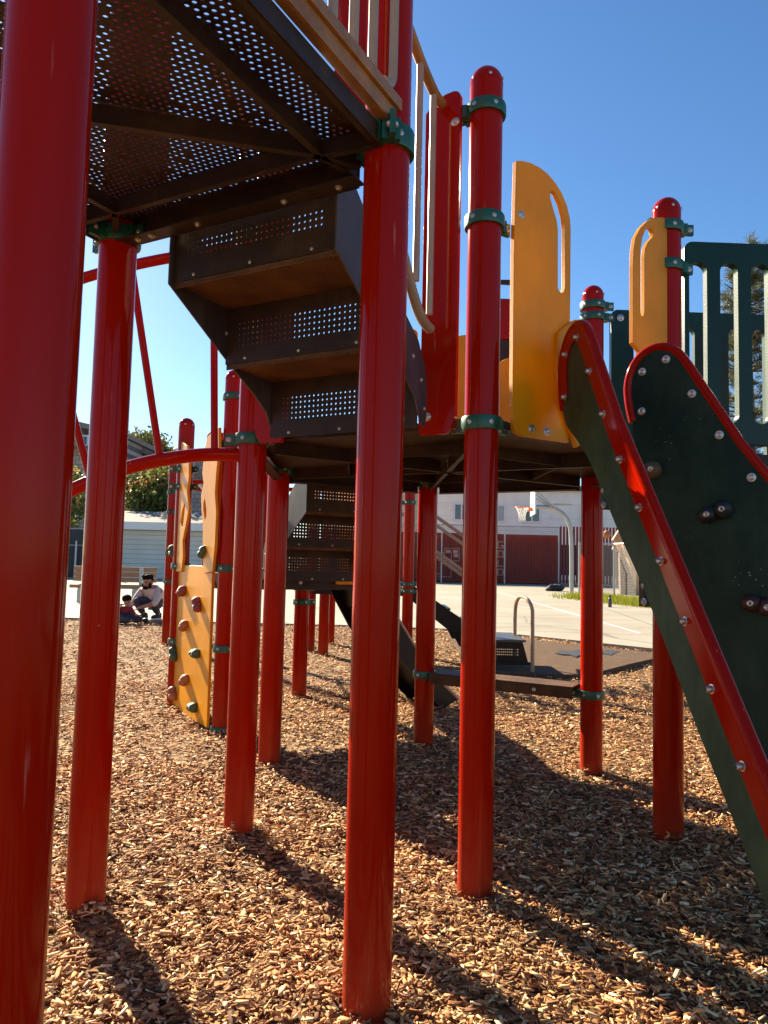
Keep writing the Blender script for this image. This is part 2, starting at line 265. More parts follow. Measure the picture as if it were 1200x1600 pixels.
M = {}
M['red'] = red_paint()
M['yellow'] = plastic_mat('yellow_sheet_plastic', (.84, .335, .002), .36, .14, dust=(.50, .28, .02), dust_amt=.16, spec=.28)
M['green'] = plastic_mat('green_moulded_plastic', (.002, .030, .013), .33, .03, var=.2, spec=.3)
M['finlit'] = plastic_mat('lit_green_sheet', (.014, .045, .022), .5, .05, var=.3, dust=(.19, .22, .10), dust_amt=.42, spec=.2, st=(4, 4, 2.4))  # left fin's stronger light put into colour: paler green, heavier dust tone
M['fin'] = plastic_mat('dark_green_sheet', (.006, .026, .017), .42, .04, var=.25, dust=(.11, .13, .055), dust_amt=.20, speck=.6, spec=.2, st=(4, 4, 2.4))
M['clamp'] = mat('green_cast_clamp', (.008, .085, .045), .35, 0, .2, 20, dirt=(.09, .10, .06), dirt_amt=.4, dscale=14)
M['bolt'] = mat('galvanised_bolt', (.55, .50, .45), .35, .9, .2, 40)
M['dark'] = mat('brown_coated_steel', (.030, .016, .009), .5, 0, .4, 6, .15, 90, spec=.3, dirt=(.12, .065, .028), dirt_amt=.5, dscale=4)
M['slate'] = mat('stringer_coating', (.052, .045, .046), .42, 0, .3, 9, .1, 90, dirt=(.17, .14, .12), dirt_amt=.45, dscale=6, stretch=(1, 1, .3))
M['grip'] = tread_mat()
M['tan'] = mat('tan_powder_coat', (.35, .245, .16), .32, 0, .15, 6, dirt=(.30, .15, .055), dirt_amt=.5, dscale=3)
M['rust'] = mat('rusty_tan_rail', (.32, .14, .035), .45, 0, .35, 7, dirt=(.15, .048, .010), dirt_amt=.85, dscale=5)
M['chip'] = chip_mat(); M['bed'] = chip_bed_mat(); M['court'] = concrete_mat()
M['mat'] = mat('worn_rubber_mat', (.115, .070, .045), .95, 0, .35, 60, .5, 160, spec=.1, dirt=(.27, .16, .085), dirt_amt=.6, dscale=9)
M['tar'] = mat('black_rubber_patch', (.025, .025, .028), .6, 0, .4, 20, .5, 60)
M['dirtground'] = mat('bare_ground', (.20, .15, .10), .95, 0, .3, .3, .3, 5)
M['black'] = mat('black_coated_steel', (.008, .006, .005), .42, 0, .3, 8, .1, 90, spec=.25, dirt=(.04, .028, .018), dirt_amt=.4)
M['white'] = siding_mat('white_wall', (.86, .85, .72), .9, .01)
M['trim'] = mat('white_trim', (.75, .75, .73), .5, 0, .06)
M['glass'] = mat('window_glass', (.05, .07, .065), .08, 0, .3, 2, spec=.8)
M['curtain'] = mat('pale_curtain', (.40, .46, .42), .5, 0, .12, 1.5)
M['garage'] = siding_mat('garage_siding', (.66, .64, .56), .22, .018)
M['roofing'] = mat('grey_shingle_roof', (.20, .17, .15), .9, 0, .25, 3, .5, 30)
M['shingle'] = shingle_mat('grey_wood_shingles', (.23, .21, .20), (.34, .32, .30), .5, .32)
M['container'] = mat('container_paint', (.27, .019, .012), .6, 0, .18, 1.2, spec=.2, dirt=(.26, .05, .04), dirt_amt=.4, dscale=.8)
M['letter'] = mat('faded_letter_paint', (.62, .30, .24), .6, 0, .2, 6)
M['slat'] = mat('dark_red_fence_slat', (.17, .03, .03), .6, 0, .25, 2)
M['galv'] = mat('galvanised_tube', (.42, .42, .40), .42, .55, .12, 5)
M['link'] = chainlink_mat('chain_link_wire', .085, .10, (.12, .09, .08))
M['linkdark'] = chainlink_mat('chain_link_near', .075, .16, (.30, .30, .29))
M['net'] = mat('white_net_cord', (.8, .78, .74), .8)
M['rim'] = mat('orange_rim', (.62, .12, .05), .5)
M['benchwood'] = mat('bench_recycled_slat', (.34, .18, .085), .6, 0, .15, 5)
M['skin'] = mat('skin', (.36, .17, .10), .55, 0, .08, 12)
M['hair'] = mat('black_hair', (.008, .006, .005), .75, 0, .3, 60, .5, 90, spec=.1)
M['hoodie'] = mat('beige_hoodie', (.56, .45, .37), .9, 0, .12, 9, .4, 26)
M['trousers'] = mat('dark_grey_trousers', (.040, .042, .055), .9, 0, .2, 9, .4, 30)
M['shoe'] = mat('black_shoe', (.018, .018, .02), .6)
M['sole'] = mat('white_sole', (.7, .68, .64), .6)
M['plaid'] = mat('red_black_shirt', (.20, .015, .022), .9, 0, .8, 22, .3, 30)
M['eye'] = mat('eye_dark', (.02, .015, .01), .3)
M['lips'] = mat('lips', (.30, .11, .08), .5)
M['ball'] = mat('basketball_rubber', (.50, .17, .06), .6, 0, .1, 20, .3, 200)
M['bottle'] = mat('dark_bottle', (.05, .045, .045), .3)
M['bag'] = mat('black_bag', (.02, .02, .022), .8, 0, .4, 20, .5, 30)
M['leafbush'] = leaf_mat('shrub_leaf', (.04, .065, .013), (.26, .26, .07), .4)
M['leafflower'] = leaf_mat('shrub_blossom', (.16, .13, .03), (.60, .24, .08), .4)
M['leaftree'] = leaf_mat('olive_tree_leaf', (.07, .085, .016), (.26, .22, .045))
M['needle'] = leaf_mat('pine_needle', (.022, .036, .010), (.15, .15, .05), .2)
M['bark'] = mat('bark', (.10, .07, .05), .9, 0, .4, 6, .8, 12)
M['grass'] = leaf_mat('grass_blade', (.12, .15, .012), (.34, .32, .03), .3)
M['fencewood'] = siding_mat('tan_fence_wood', (.50, .33, .20), 50, .0)
M['shedwood'] = mat('orange_brown_wood', (.50, .26, .13), .7, 0, .15, 4)
M['brick'] = shingle_mat('brown_brick', (.22, .12, .085), (.30, .17, .12), .3, .1)
M['darkfence'] = mat('dark_fence', (.03, .035, .04), .7, 0, .3, 2)
M['holdgreen'] = mat('green_handhold', (.05, .095, .05), .6, 0, .15, 30, .2, 90)
M['holdbrown'] = mat('brown_handhold', (.36, .12, .045), .6, 0, .15, 30, .2, 90)
M['holdred'] = mat('maroon_handhold', (.24, .045, .04), .6, 0, .15, 30, .2, 90)
M['holdolive'] = mat('dark_brown_handhold', (.10, .055, .022), .6, 0, .2, 30, .2, 90)  # darker brown for a hold on the right fin
M['holdmaroon'] = mat('dark_maroon_handhold', (.06, .014, .014), .6, 0, .2, 30, .2, 90)
M['holddark'] = mat('dark_handhold', (.014, .017, .016), .55, 0, .2, 30, .2, 90)

# ------------------------------------------------------------------ mesh helpers
class MB:
    def __init__(s): s.v = []; s.f = []; s.mi = []; s.cur = 0
    def add(s, vs, fs):
        o = len(s.v); s.v += [tuple(p) for p in vs]; s.f += [tuple(i+o for i in f) for f in fs]; s.mi += [s.cur]*len(fs); return s
    def box(s, c, ax, sz):
        c = Vector(c); x, y, z = [Vector(a)*h/2 for a, h in zip(ax, sz)]
        vs = [c+x*i+y*j+z*k for k in (-1, 1) for j in (-1, 1) for i in (-1, 1)]
        return s.add(vs, [(0, 2, 3, 1), (4, 5, 7, 6), (0, 1, 5, 4), (2, 6, 7, 3), (0, 4, 6, 2), (1, 3, 7, 5)])
    def beam(s, a, b, wd, ht, up=Z):
        a, b = Vector(a), Vector(b); d = (b-a); l = d.length; d.normalize(); sd = d.cross(up).normalized(); u = sd.cross(d)
        return s.box((a+b)/2, (d, sd, u), (l, wd, ht))
    def aabb(s, x0, x1, y0, y1, z0, z1):
        return s.box(((x0+x1)/2, (y0+y1)/2, (z0+z1)/2), (V(1, 0, 0), V(0, 1, 0), Z), (x1-x0, y1-y0, z1-z0))
    def tube(s, pts, r, n=12, closed=False, cap=True):
        pts = [Vector(p) for p in pts]; rs = r if isinstance(r, (list, tuple)) else [r]*len(pts)
        K = len(pts); vs = []; prev = None
        for i, p in enumerate(pts):
            if closed: t = pts[(i+1) % K]-pts[i-1]
            else: t = pts[min(i+1, K-1)]-pts[max(i-1, 0)]
            t.normalize()
            if prev is None:
                a = Z if abs(t.z) < .9 else V(1, 0, 0); u = t.cross(a).normalized()
            else: u = (prev - t*prev.dot(t)).normalized()
            prev = u; w_ = t.cross(u)
            vs += [p+(u*math.cos(2*math.pi*k/n)+w_*math.sin(2*math.pi*k/n))*rs[i] for k in range(n)]
        fs = []
        for i in range(K if closed else K-1):
            j = (i+1) % K
            fs += [(i*n+k, i*n+(k+1) % n, j*n+(k+1) % n, j*n+k) for k in range(n)]
        if cap and not closed: fs += [tuple(range(n-1, -1, -1)), tuple((K-1)*n+k for k in range(n))]
        return s.add(vs, fs)
    def lathe(s, base, prof, n=24, ax=Z):
        base = Vector(base); ax = Vector(ax).normalized(); a = V(1, 0, 0) if abs(ax.x) < .9 else V(0, 1, 0); u = ax.cross(a).normalized(); w_ = ax.cross(u)
        vs = []
        for r, h in prof: vs += [base+ax*h+(u*math.cos(2*math.pi*k/n)+w_*math.sin(2*math.pi*k/n))*r for k in range(n)]
        fs = []
        for i in range(len(prof)-1): fs += [(i*n+k, i*n+(k+1) % n, (i+1)*n+(k+1) % n, (i+1)*n+k) for k in range(n)]
        fs += [tuple(range(n-1, -1, -1)), tuple((len(prof)-1)*n+k for k in range(n))]
        return s.add(vs, fs)
    def prism(s, loops, O, u, v, th):
        """flat plate: loops of (a, b) in the plane O + a u + b v (first is the outline, the others holes), thickness along u x v"""
        O, u, v = Vector(O), Vector(u), Vector(v); n = u.cross(v).normalized()
        def area(l): return sum(l[i][0]*l[(i+1) % len(l)][1]-l[(i+1) % len(l)][0]*l[i][1] for i in range(len(l)))
        L = []
        for i, l in enumerate(loops):
            l = list(l)
            if (area(l) > 0) != (i == 0): l.reverse()
            L.append(l)
        flat = [p for l in L for p in l]; ed = []; o = 0
        for l in L:
            k = len(l); ed += [(o+i, o+(i+1) % k) for i in range(k)]; o += k
        r_ = delaunay_2d_cdt([V2((p[0], p[1])) for p in flat], ed, [], 0 if len(L) > 1 else 1, 1e-6)
        pv, tri, orig = r_[0], r_[2], r_[3]; mapo = {}
        for i, oo in enumerate(orig):
            for q in oo: mapo[q] = i
        N_ = len(pv); P = [O+u*p.x+v*p.y for p in pv]
        vs = [p-n*th/2 for p in P]+[p+n*th/2 for p in P]; fs = []
        def inside(x, y):
            c = False
            for i, j in ed:
                x0, y0 = flat[i]; x1, y1 = flat[j]
                if (y0 > y) != (y1 > y) and x < (x1-x0)*(y-y0)/(y1-y0)+x0: c = not c
            return c
        for t in tri:
            if len(L) > 1 and not inside(sum(pv[i].x for i in t)/len(t), sum(pv[i].y for i in t)/len(t)): continue
            ar = sum(pv[t[i]].x*pv[t[(i+1) % len(t)]].y-pv[t[(i+1) % len(t)]].x*pv[t[i]].y for i in range(len(t)))
            t = list(t) if ar > 0 else list(reversed(t))
            fs += [tuple(i+N_ for i in t), tuple(reversed(t))]
        for i, j in ed:
            i, j = mapo[i], mapo[j]
            if i != j: fs.append((i, j, j+N_, i+N_))
        return s.add(vs, fs)
    def perf(s, O, u, v, nu, nv, pu, pv, r, th, stagger=False, clog=0):
        """plate of nu x nv cells each with a real hole"""
        O, u, v = Vector(O), Vector(u), Vector(v); n = u.cross(v).normalized()*th/2
        cell = [(0, 0), (.5, 0), (1, 0), (1, .5), (1, 1), (.5, 1), (0, 1), (0, .5)]
        r0 = r; ang = [-135, -90, -45, 0, 45, 90, 135, 180]; vs = []; fs = []
        for j in range(nv):
            off = .5 if (stagger and j % 2) else 0
            for i in range(nu):
                b = len(vs); r = r0*(random.uniform(.1, .6) if random.random() < clog else random.uniform(.93, 1.05)); co = O+u*((i+off)*pu)+v*(j*pv); cc = co+u*pu/2+v*pv/2
                q = [co+u*(a*pu)+v*(c*pv) for a, c in cell]; h = [cc+u*(r*math.cos(R(t)))+v*(r*math.sin(R(t))) for t in ang]
                vs += [p+n for p in q]+[p+n for p in h]+[p-n for p in h]+[p-n for p in q]
                for k in range(8):
                    k2 = (k+1) % 8
                    fs += [(b+k, b+k2, b+8+k2, b+8+k), (b+8+k, b+8+k2, b+16+k2, b+16+k), (b+16+k, b+16+k2, b+24+k2, b+24+k)]
        return s.add(vs, fs)
    def bolt(s, p, n, r=.011, h=.008, mi=1):
        old = s.cur; s.cur = mi; n = Vector(n).normalized()
        s.lathe(Vector(p)-n*.001, [(r*1.45, 0), (r*1.45, .0025), (r*1.05, .003), (r, h*.7), (r*.55, h), (r*.5, h*.55), (r*.05, h*.5)], 12, n); s.cur = old; return s
    def build(s, name, mats, parent=None, smooth=35, bevel=0, kind=None, label=None):
        me = bpy.data.meshes.new(name); me.from_pydata(s.v, [], s.f); me.validate(); me.update()
        mats = mats if isinstance(mats, (list, tuple)) else [mats]
        for m_ in mats: me.materials.append(m_)
        if len(me.polygons) == len(s.mi): me.polygons.foreach_set('material_index', s.mi)
        if smooth:
            me.polygons.foreach_set('use_smooth', [True]*len(me.polygons)); me.set_sharp_from_angle(angle=R(smooth))
        o = bpy.data.objects.new(name, me); COL.objects.link(o)
        if parent is not None: attach(o, parent)
        if bevel:
            b = o.modifiers.new('bevel', 'BEVEL'); b.width = bevel; b.segments = 2; b.limit_method = 'ANGLE'; b.angle_limit = R(40)
        if kind: o['kind'] = kind
        if label: o['label'] = label
        return o
WORLD = {}
def attach(o, p):
    o.parent = p; o.matrix_parent_inverse = Matrix.Translation(-WORLD.get(p.name, Vector()))
def tag(o, label, cat, group=None):
    o['label'] = label; o['category'] = cat
    if group: o['group'] = group
    return o
def thing(name, label, cat, loc=(0, 0, 0), group=None):
    o = bpy.data.objects.new(name, None); COL.objects.link(o); o.location = loc; o.empty_display_size = .1
    WORLD[o.name] = Vector(loc); return tag(o, label, cat, group)
def arc(cx, cy, r, a0, a1, n): return [(cx+r*math.cos(R(a0+(a1-a0)*i/n)), cy+r*math.sin(R(a0+(a1-a0)*i/n))) for i in range(n+1)]
def smooth_path(pts, n=6, closed=False):
    P = [Vector(p) if len(p) == 3 else Vector((p[0], p[1], 0)) for p in pts]; out = []; K = len(P)
    for i in range(K if closed else K-1):
        p0, p1, p2, p3 = (P[(i-1) % K], P[i], P[(i+1) % K], P[(i+2) % K]) if closed else (P[max(i-1, 0)], P[i], P[i+1], P[min(i+2, K-1)])
        for k in range(n):
            t = k/n; out.append(.5*((2*p1)+(p2-p0)*t+(2*p0-5*p1+4*p2-p3)*t*t+(3*p1-p0-3*p2+p3)*t**3))
    if not closed: out.append(P[-1])
    return out if len(pts[0]) == 3 else [(p.x, p.y) for p in out]
def blob(mb, c, ax, sz, n=10, amp=.0, seed=0):
    c = Vector(c); vs = []; fs = []; m_ = n; 
    for i in range(m_+1):
        th = math.pi*i/m_
        for k in range(2*n):
            ph = math.pi*k/n; d = (math.sin(th)*math.cos(ph), math.sin(th)*math.sin(ph), math.cos(th))
            a = 1+amp*noise.noise(Vector(d)*2.2+Vector((seed, seed*1.7, 0)))
            vs.append(c+sum((Vector(A)*(d[q]*sz[q]*a) for q, A in enumerate(ax)), Vector()))
    for i in range(m_):
        for k in range(2*n): fs.append((i*2*n+k, (i+1)*2*n+k, (i+1)*2*n+(k+1) % (2*n), i*2*n+(k+1) % (2*n)))
    mb.add(vs, fs)

# ------------------------------------------------------------------ layout of the structure
PR = .0635
def v2(x, y): return V(x, y, 0)
def rotz(v, a): a = R(a); return V(v.x*math.cos(a)-v.y*math.sin(a), v.x*math.sin(a)+v.y*math.cos(a), 0)
pA, pA2, pB, pC = v2(-.522, 1.064), v2(-1.479, 1.569), v2(-.974, 2.51), v2(-.033, 1.998)
pD, pE, pF, pG, pH, pJ = v2(.355, 2.707), v2(1.229, 4.337), v2(1.262, 3.27), v2(-.586, 3.212), v2(-.62, 4.279), v2(.288, 4.841)
oHJ = v2(-.526, .85)
pK, pJ2 = pH+oHJ*.8, pJ+oHJ*.8; pL, pI = pK+oHJ*1.068, pJ2+oHJ*1.068
eBC = v2(.8813, -.4729); oBC = v2(.4729, .8813)      # along the high deck's far edge, and away from it
Z1, Z2, Z3 = 2.315, 1.69, 1.05                        # deck tops
MOUND = [(q.x+.03*math.sin(i*2.1), q.y+.03*math.cos(i*1.7), .016+.012*math.sin(i*1.3)) for i, q in enumerate((pA, pB, pC, pD, pE, pF, pG, pH, pJ, pK, pL, pI))]
def gz(x, y):
    b = .018*noise.noise(V(x*.9, y*.9, 3.1))+.010*noise.noise(V(x*2.3, y*2.3, 7.7))
    t = min(1, max(0, (y-7.5)/5.0)); b += .020*noise.noise(V(x*.45, y*.45, 11.3))
    for px_, py_, s_ in MOUND:
        dx, dy = x-px_, y-py_
        if -.4 < dx < .4 and -.4 < dy < .4:
            d2 = dx*dx+dy*dy; b += s_*math.exp(-d2/.016)*(1+.8*math.sin(3*math.atan2(dy, dx)+px_*9))
    return b + .085*t*t*(3-2*t)
def court_z(y): return .10+.006*(y-12)

# ------------------------------------------------------------------ setting: ground
def sheet(name, x0, x1, y0, y1, nx, ny, zf, m_):
    vs = [(x0+(x1-x0)*i/nx, y0+(y1-y0)*j/ny, 0) for j in range(ny+1) for i in range(nx+1)]
    vs = [(a, b, zf(a, b)) for a, b, _ in vs]; fs = [(j*(nx+1)+i, j*(nx+1)+i+1, (j+1)*(nx+1)+i+1, (j+1)*(nx+1)+i) for j in range(ny) for i in range(nx)]
    mb = MB().add(vs, fs); return mb.build(name, m_, smooth=180, kind='structure')
sheet('ground', -400, 400, -60, 700, 8, 8, lambda x, y: .1+.006*(y-12)-.30, M['dirtground'])
sheet('wood_chip_bed', -9, 7, -4, 14.5, 160, 185, lambda x, y: gz(x, y)-.012, M['bed'])
# concrete court: its near edge follows the edge of the chips
edge = [(-26, 13.2), (-6, 12.75), (-3.83, 12.55), (-.44, 12.5), (.96, 12.3), (1.75, 12.0), (3.49, 10.3), (5.5, 8.2), (14, -1)]
mb = MB(); vs = []; fs = []
for i, (x, y) in enumerate(edge):
    far = 90
    vs += [(x, y, court_z(max(y, 9))-.09), (x, y, court_z(max(y, 9))), ((x if i < 8 else 60), far, court_z(far))]
vs[0] = (-60, 13.2, court_z(13)-.09); vs[1] = (-60, 13.2, court_z(13)); vs[2] = (-60, 90, court_z(90))
for i in range(len(edge)-1): fs += [(3*i, 3*i+3, 3*i+4, 3*i+1), (3*i+1, 3*i+4, 3*i+5, 3*i+2)]
mb.add(vs, fs).build('court', M['court'], smooth=0, kind='structure')
# worn rubber mat between chips and court
def matz(y): return min(.098, max(.034, .034+.064*(y-8.1)/1.9))
def at_mat(x, y):
    z_ = .06
    for _ in range(12): z_ = matz(at_z(x, y, z_).y)
    return at_z(x, y, z_)
mp_px = ((700, 992), (774, 993), (860, 1003), (940, 1011), (1021, 1020), (1075, 1024), (1070, 1030), (1021, 1029), (985, 1037), (942, 1048), (900, 1054), (840, 1053), (790, 1052), (740, 1046))
pts = [at_mat(x, y) for x, y in mp_px]; pl = [(p.x, p.y) for p in pts]
mb = MB(); n_ = len(pts); fsx = delaunay_2d_cdt([V2(p) for p in pl], [(i, (i+1) % n_) for i in range(n_)], [], 1, 1e-6)
mb.add([(p.x, p.y, matz(p.y)) for p in fsx[0]], [tuple(f) for f in fsx[2]])
mb.add([q for p in pts for q in ((p.x, p.y, p.z), (p.x, p.y, p.z-.08))], [(2*i, 2*i+1, (2*i+3) % (2*n_), (2*i+2) % (2*n_)) for i in range(n_)])
mb.build('rubber_mat', M['mat'], smooth=0, kind='structure')
pp = [at_mat(x, y) for x, y in ((864, 1020), (872, 1019), (880, 1016), (893, 1018), (905, 1015), (916, 1018), (925, 1017), (938, 1018.5), (950, 1016), (968, 1018), (960, 1021), (955, 1024), (942, 1021.5), (925, 1023), (912, 1021), (900, 1027), (889, 1023), (878, 1023))]
mb = MB(); n_ = len(pp); fsx = delaunay_2d_cdt([V2((p.x, p.y)) for p in pp], [(i, (i+1) % n_) for i in range(n_)], [], 1, 1e-6)
mb.add([(p.x, p.y, matz(p.y)+.004) for p in fsx[0]], [tuple(f) for f in fsx[2]]); mb.build('worn_patch', M['tar'], smooth=0, kind='structure')
# painted court lines
mb = MB()
for a, b in (((776, 925), (1000, 985)), ((690, 932), (905, 958))):
    p, q = at_z(*a, .19), at_z(*b, .15)
    d = (q-p).normalized(); sd = V(-d.y, d.x, 0)*.025
    mb.add([(*(p-sd).xy, court_z(p.y)+.004), (*(p+sd).xy, court_z(p.y)+.004), (*(q+sd).xy, court_z(q.y)+.004), (*(q-sd).xy, court_z(q.y)+.004)], [(0, 3, 2, 1)])
mb.build('court_line', M['trim'], smooth=0, kind='structure')

# loose chips: one mesh of slivers, denser and smaller near the camera
def chips():
    P = []
    def region(n, y0, y1, lmin, lmax):
        y = rng.uniform(y0, y1, n*3); half = .64*y+.6
        x = rng.uniform(-1, 1, n*3)*half
        keep = rng.uniform(0, 1, n*3) < half/half.max(); x, y = x[keep][:n], y[keep][:n]
        k = len(x); P.append(np.stack([x, y, rng.uniform(lmin, lmax, k)**1.0, np.full(k, 1.0)], 1))
    region(30000, 1.3, 2.6, .010, .038); region(40000, 2.6, 4.2, .012, .042)
    region(46000, 4.2, 7.0, .015, .046); region(40000, 7.0, 12.9, .024, .06)
    for k_, (y0_, y1_) in enumerate(((1.5, 3), (3, 6), (6, 11))):
        k = 160; y_ = rng.uniform(y0_, y1_, k); P.append(np.stack([rng.uniform(-1, 1, k)*(.64*y_+.6), y_, rng.uniform(.05, .085, k), np.zeros(k)], 1))
    P = np.concatenate(P); ex = np.array([e[0] for e in edge]); ey = np.array([e[1] for e in edge])
    lim = np.interp(P[:, 0], ex, ey)-.03; P = P[P[:, 1] < lim]
    mp_ = np.array([(p[0], p[1]) for p in pl])
    ins = np.zeros(len(P), bool); j = len(mp_)-1
    for i in range(len(mp_)):
        c = ((mp_[i, 1] > P[:, 1]) != (mp_[j, 1] > P[:, 1])) & (P[:, 0] < (mp_[j, 0]-mp_[i, 0])*(P[:, 1]-mp_[i, 1])/(mp_[j, 1]-mp_[i, 1]+1e-9)+mp_[i, 0]); ins ^= c; j = i
    P = P[~ins | (rng.uniform(0, 1, len(P)) < np.where(P[:, 1] < 8.9, .30, .06))]; n = len(P)
    ln = P[:, 2]; kind = rng.uniform(0, 1, n); far_ = np.clip(P[:, 1]/5, .9, 1.7)
    ln = np.where(kind < .24, ln*1.25, np.where(kind > .9, ln*1.35, ln*.95))
    wd = np.where(kind < .24, rng.uniform(.0016, .0036, n)*far_, np.clip(ln*rng.uniform(.2, .5, n), .005, .016)); th = np.where(kind < .24, wd*rng.uniform(.5, 1, n), np.clip(wd*rng.uniform(.16, .45, n), .0014, .007))
    yaw = rng.uniform(0, 2*np.pi, n); pit = rng.normal(0, .17, n)+np.where(rng.uniform(0, 1, n) < .12, rng.normal(0, .5, n), 0); rol = rng.normal(0, .28, n)+np.where(rng.uniform(0, 1, n) < .2, rng.normal(0, .8, n), 0)
    g = np.array([gz(a, b) for a, b in P[:, :2]]); zc = g+rng.uniform(-.012, .014, n)+.012*np.sin(P[:, 0]*31+3*np.sin(P[:, 1]*23))*np.sin(P[:, 1]*37)
    zc = np.where(ins[:0].size == 0, zc, zc)
    cy, sy, cp, sp, cr, sr = np.cos(yaw), np.sin(yaw), np.cos(pit), np.sin(pit), np.cos(rol), np.sin(rol)
    u = np.stack([cy*cp, sy*cp, sp], 1); v0 = np.stack([-sy, cy, 0*cy], 1); w0 = np.cross(u, v0)
    v = v0*cr[:, None]+w0*sr[:, None]; w_ = np.cross(u, v)
    c = np.stack([P[:, 0], P[:, 1], zc], 1)
    out = np.zeros((n, 8, 3)); q = 0
    for k in (-1, 1):
        for j in (-1, 1):
            for i in (-1, 1):
                taper = rng.uniform(.15, 1.1, n)
                out[:, q] = c+u*(i*ln*rng.uniform(.38, .5, n))[:, None]+v*(j*wd*.5*taper)[:, None]+w_*(k*th*.5)[:, None]; q += 1
    F = np.array([(0, 2, 3, 1), (4, 5, 7, 6), (0, 1, 5, 4), (2, 6, 7, 3), (0, 4, 6, 2), (1, 3, 7, 5)])
    fi = (F[None]+np.arange(n)[:, None, None]*8).reshape(-1)
    me = bpy.data.meshes.new('loose_wood_chips'); me.vertices.add(n*8); me.vertices.foreach_set('co', out.reshape(-1))
    me.loops.add(len(fi)); me.loops.foreach_set('vertex_index', fi.astype(np.int32)); me.polygons.add(n*6)
    me.polygons.foreach_set('loop_start', np.arange(n*6, dtype=np.int32)*4); me.update(calc_edges=True); me.validate()
    me.materials.append(M['chip']); o = bpy.data.objects.new('loose_wood_chips', me); COL.objects.link(o); o['kind'] = 'stuff'
    tag(o, 'brown and tan wood chips covering the playground floor', 'wood chips')
chips()

# ------------------------------------------------------------------ the play structure
PS = thing('play_structure', 'large red play structure with brown decks, steps, green clamps and yellow panels', 'play structure', (.3, 3.7, 0))

def make_post(p, top, clamps, parent=PS, r=PR, lugs=None, name='post', capd=True):
    b = MB(); g = gz(p.x, p.y)
    prof = [(r, -.12+g*0)]
    prof += [(r, top-r*1.15)]
    prof += [(r*1.012, top-r*1.14), (r*1.012, top-r*1.10), (r*.995, top-r*1.08)]
    prof += [(r*math.cos(R(a)), top-r*1.05+r*1.05*math.sin(R(a))) for a in range(5, 90, 8)]
    b.lathe((p.x, p.y, 0), prof, 40); b.cur = 1
    if capd and top < 3.2:
        for a in (215, 275, 330): dd = V(math.cos(R(a)), math.sin(R(a)), 0); b.bolt(p+V(0, 0, top-r*.95)+dd*r*1.045, dd, .0045, .004)
    po = b.build(name, [M['red'], M['bolt']], parent, smooth=40)
    for c in clamps:
        z, az = c[0], c[1]; h = c[2] if len(c) > 2 else .046
        cb = MB(); ro = r+.011
        cb.lathe((p.x, p.y, z), [(r+.001, -h/2), (ro, -h/2), (ro+.002, -h/2+.006), (ro+.002, h/2-.006), (ro, h/2), (r+.001, h/2)], 40)
        for a in (az if isinstance(az, (list, tuple)) else [az]):
            d = V(math.cos(R(a)), math.sin(R(a)), 0); t = V(-d.y, d.x, 0); base = p+V(0, 0, z)
            cb.box(base+d*(ro+.022), (d, t, Z), (.05, .016, h*1.05)); 
            cb.box(base+d*(ro+.004)+t*.0, (d, t, Z), (.02, .05, h*.98))
            cb.bolt(base+d*(ro+.03)+t*.008, t, .008, .009); cb.bolt(base+d*(ro+.03)-t*.008, -t, .008, .009)
        vd = (V(0, 0, 0)-p).normalized(); ba = math.degrees(math.atan2(vd.y, vd.x))
        for a in (ba-35, ba+28):
            d = V(math.cos(R(a)), math.sin(R(a)), 0); cb.bolt(p+V(0, 0, z)+d*(ro+.002), d, .006, .006)
        cb.build('clamp', [M['clamp'], M['bolt']], po, smooth=40)
    return po
def az(d): return math.degrees(math.atan2(d.y, d.x))
dDF = (pF-pD).normalized(); nDF = V(dDF.y, -dDF.x, 0); aDF, aGD = az(dDF), az(eBC)
make_post(pA, 3.75, [(Z1-.03, az(pC-pA), .05)]); make_post(pA2, 3.75, [(Z1-.03, az(pB-pA2), .05)])
make_post(pB+v2(.021, 0), 3.75, [(Z1-.055, [aGD, aGD-90, aGD+180], .055)]); make_post(pC+v2(.018, -.030), 3.75, [(Z1-.012, [aGD+180, aGD-90, aGD-55], .062)])
make_post(pD, 3.057, [(2.88, [aGD+180, 170]), (2.443, aDF), (1.67, [aGD+180, aDF], .05)])
make_post(pF, 2.85, [(2.70, [0, aDF+180]), (2.52, [5, aDF+180]), (1.67, 0, .05)])
make_post(pE, 2.85, [(2.72, -4), (2.65, -8), (.42, az(pJ-pE))])
make_post(pG, 2.85, [(1.675, [aGD, 178], .05), (2.6, 178)])
make_post(pH, 2.85, [(1.68, 30, .05), (2.3, 30)]); make_post(pJ, 2.85, [(1.68, 180, .05), (.44, az(pE-pJ)), (2.3, 160)])
make_post(pK, 2.445, [(2.255, 120), (1.93, [150, 60]), (1.09, az(oHJ)), (.56, az(oHJ)), (.03, az(oHJ))])
make_post(pL, 2.28, [(1.86, [-20, 200]), (1.72, [-20, 200]), (1.09, -59), (.5, -59)]); make_post(pI, 1.12, [(.93, 30, .06), (.80, 10)]); make_post(pJ2, 2.3, [(1.0, 120)])

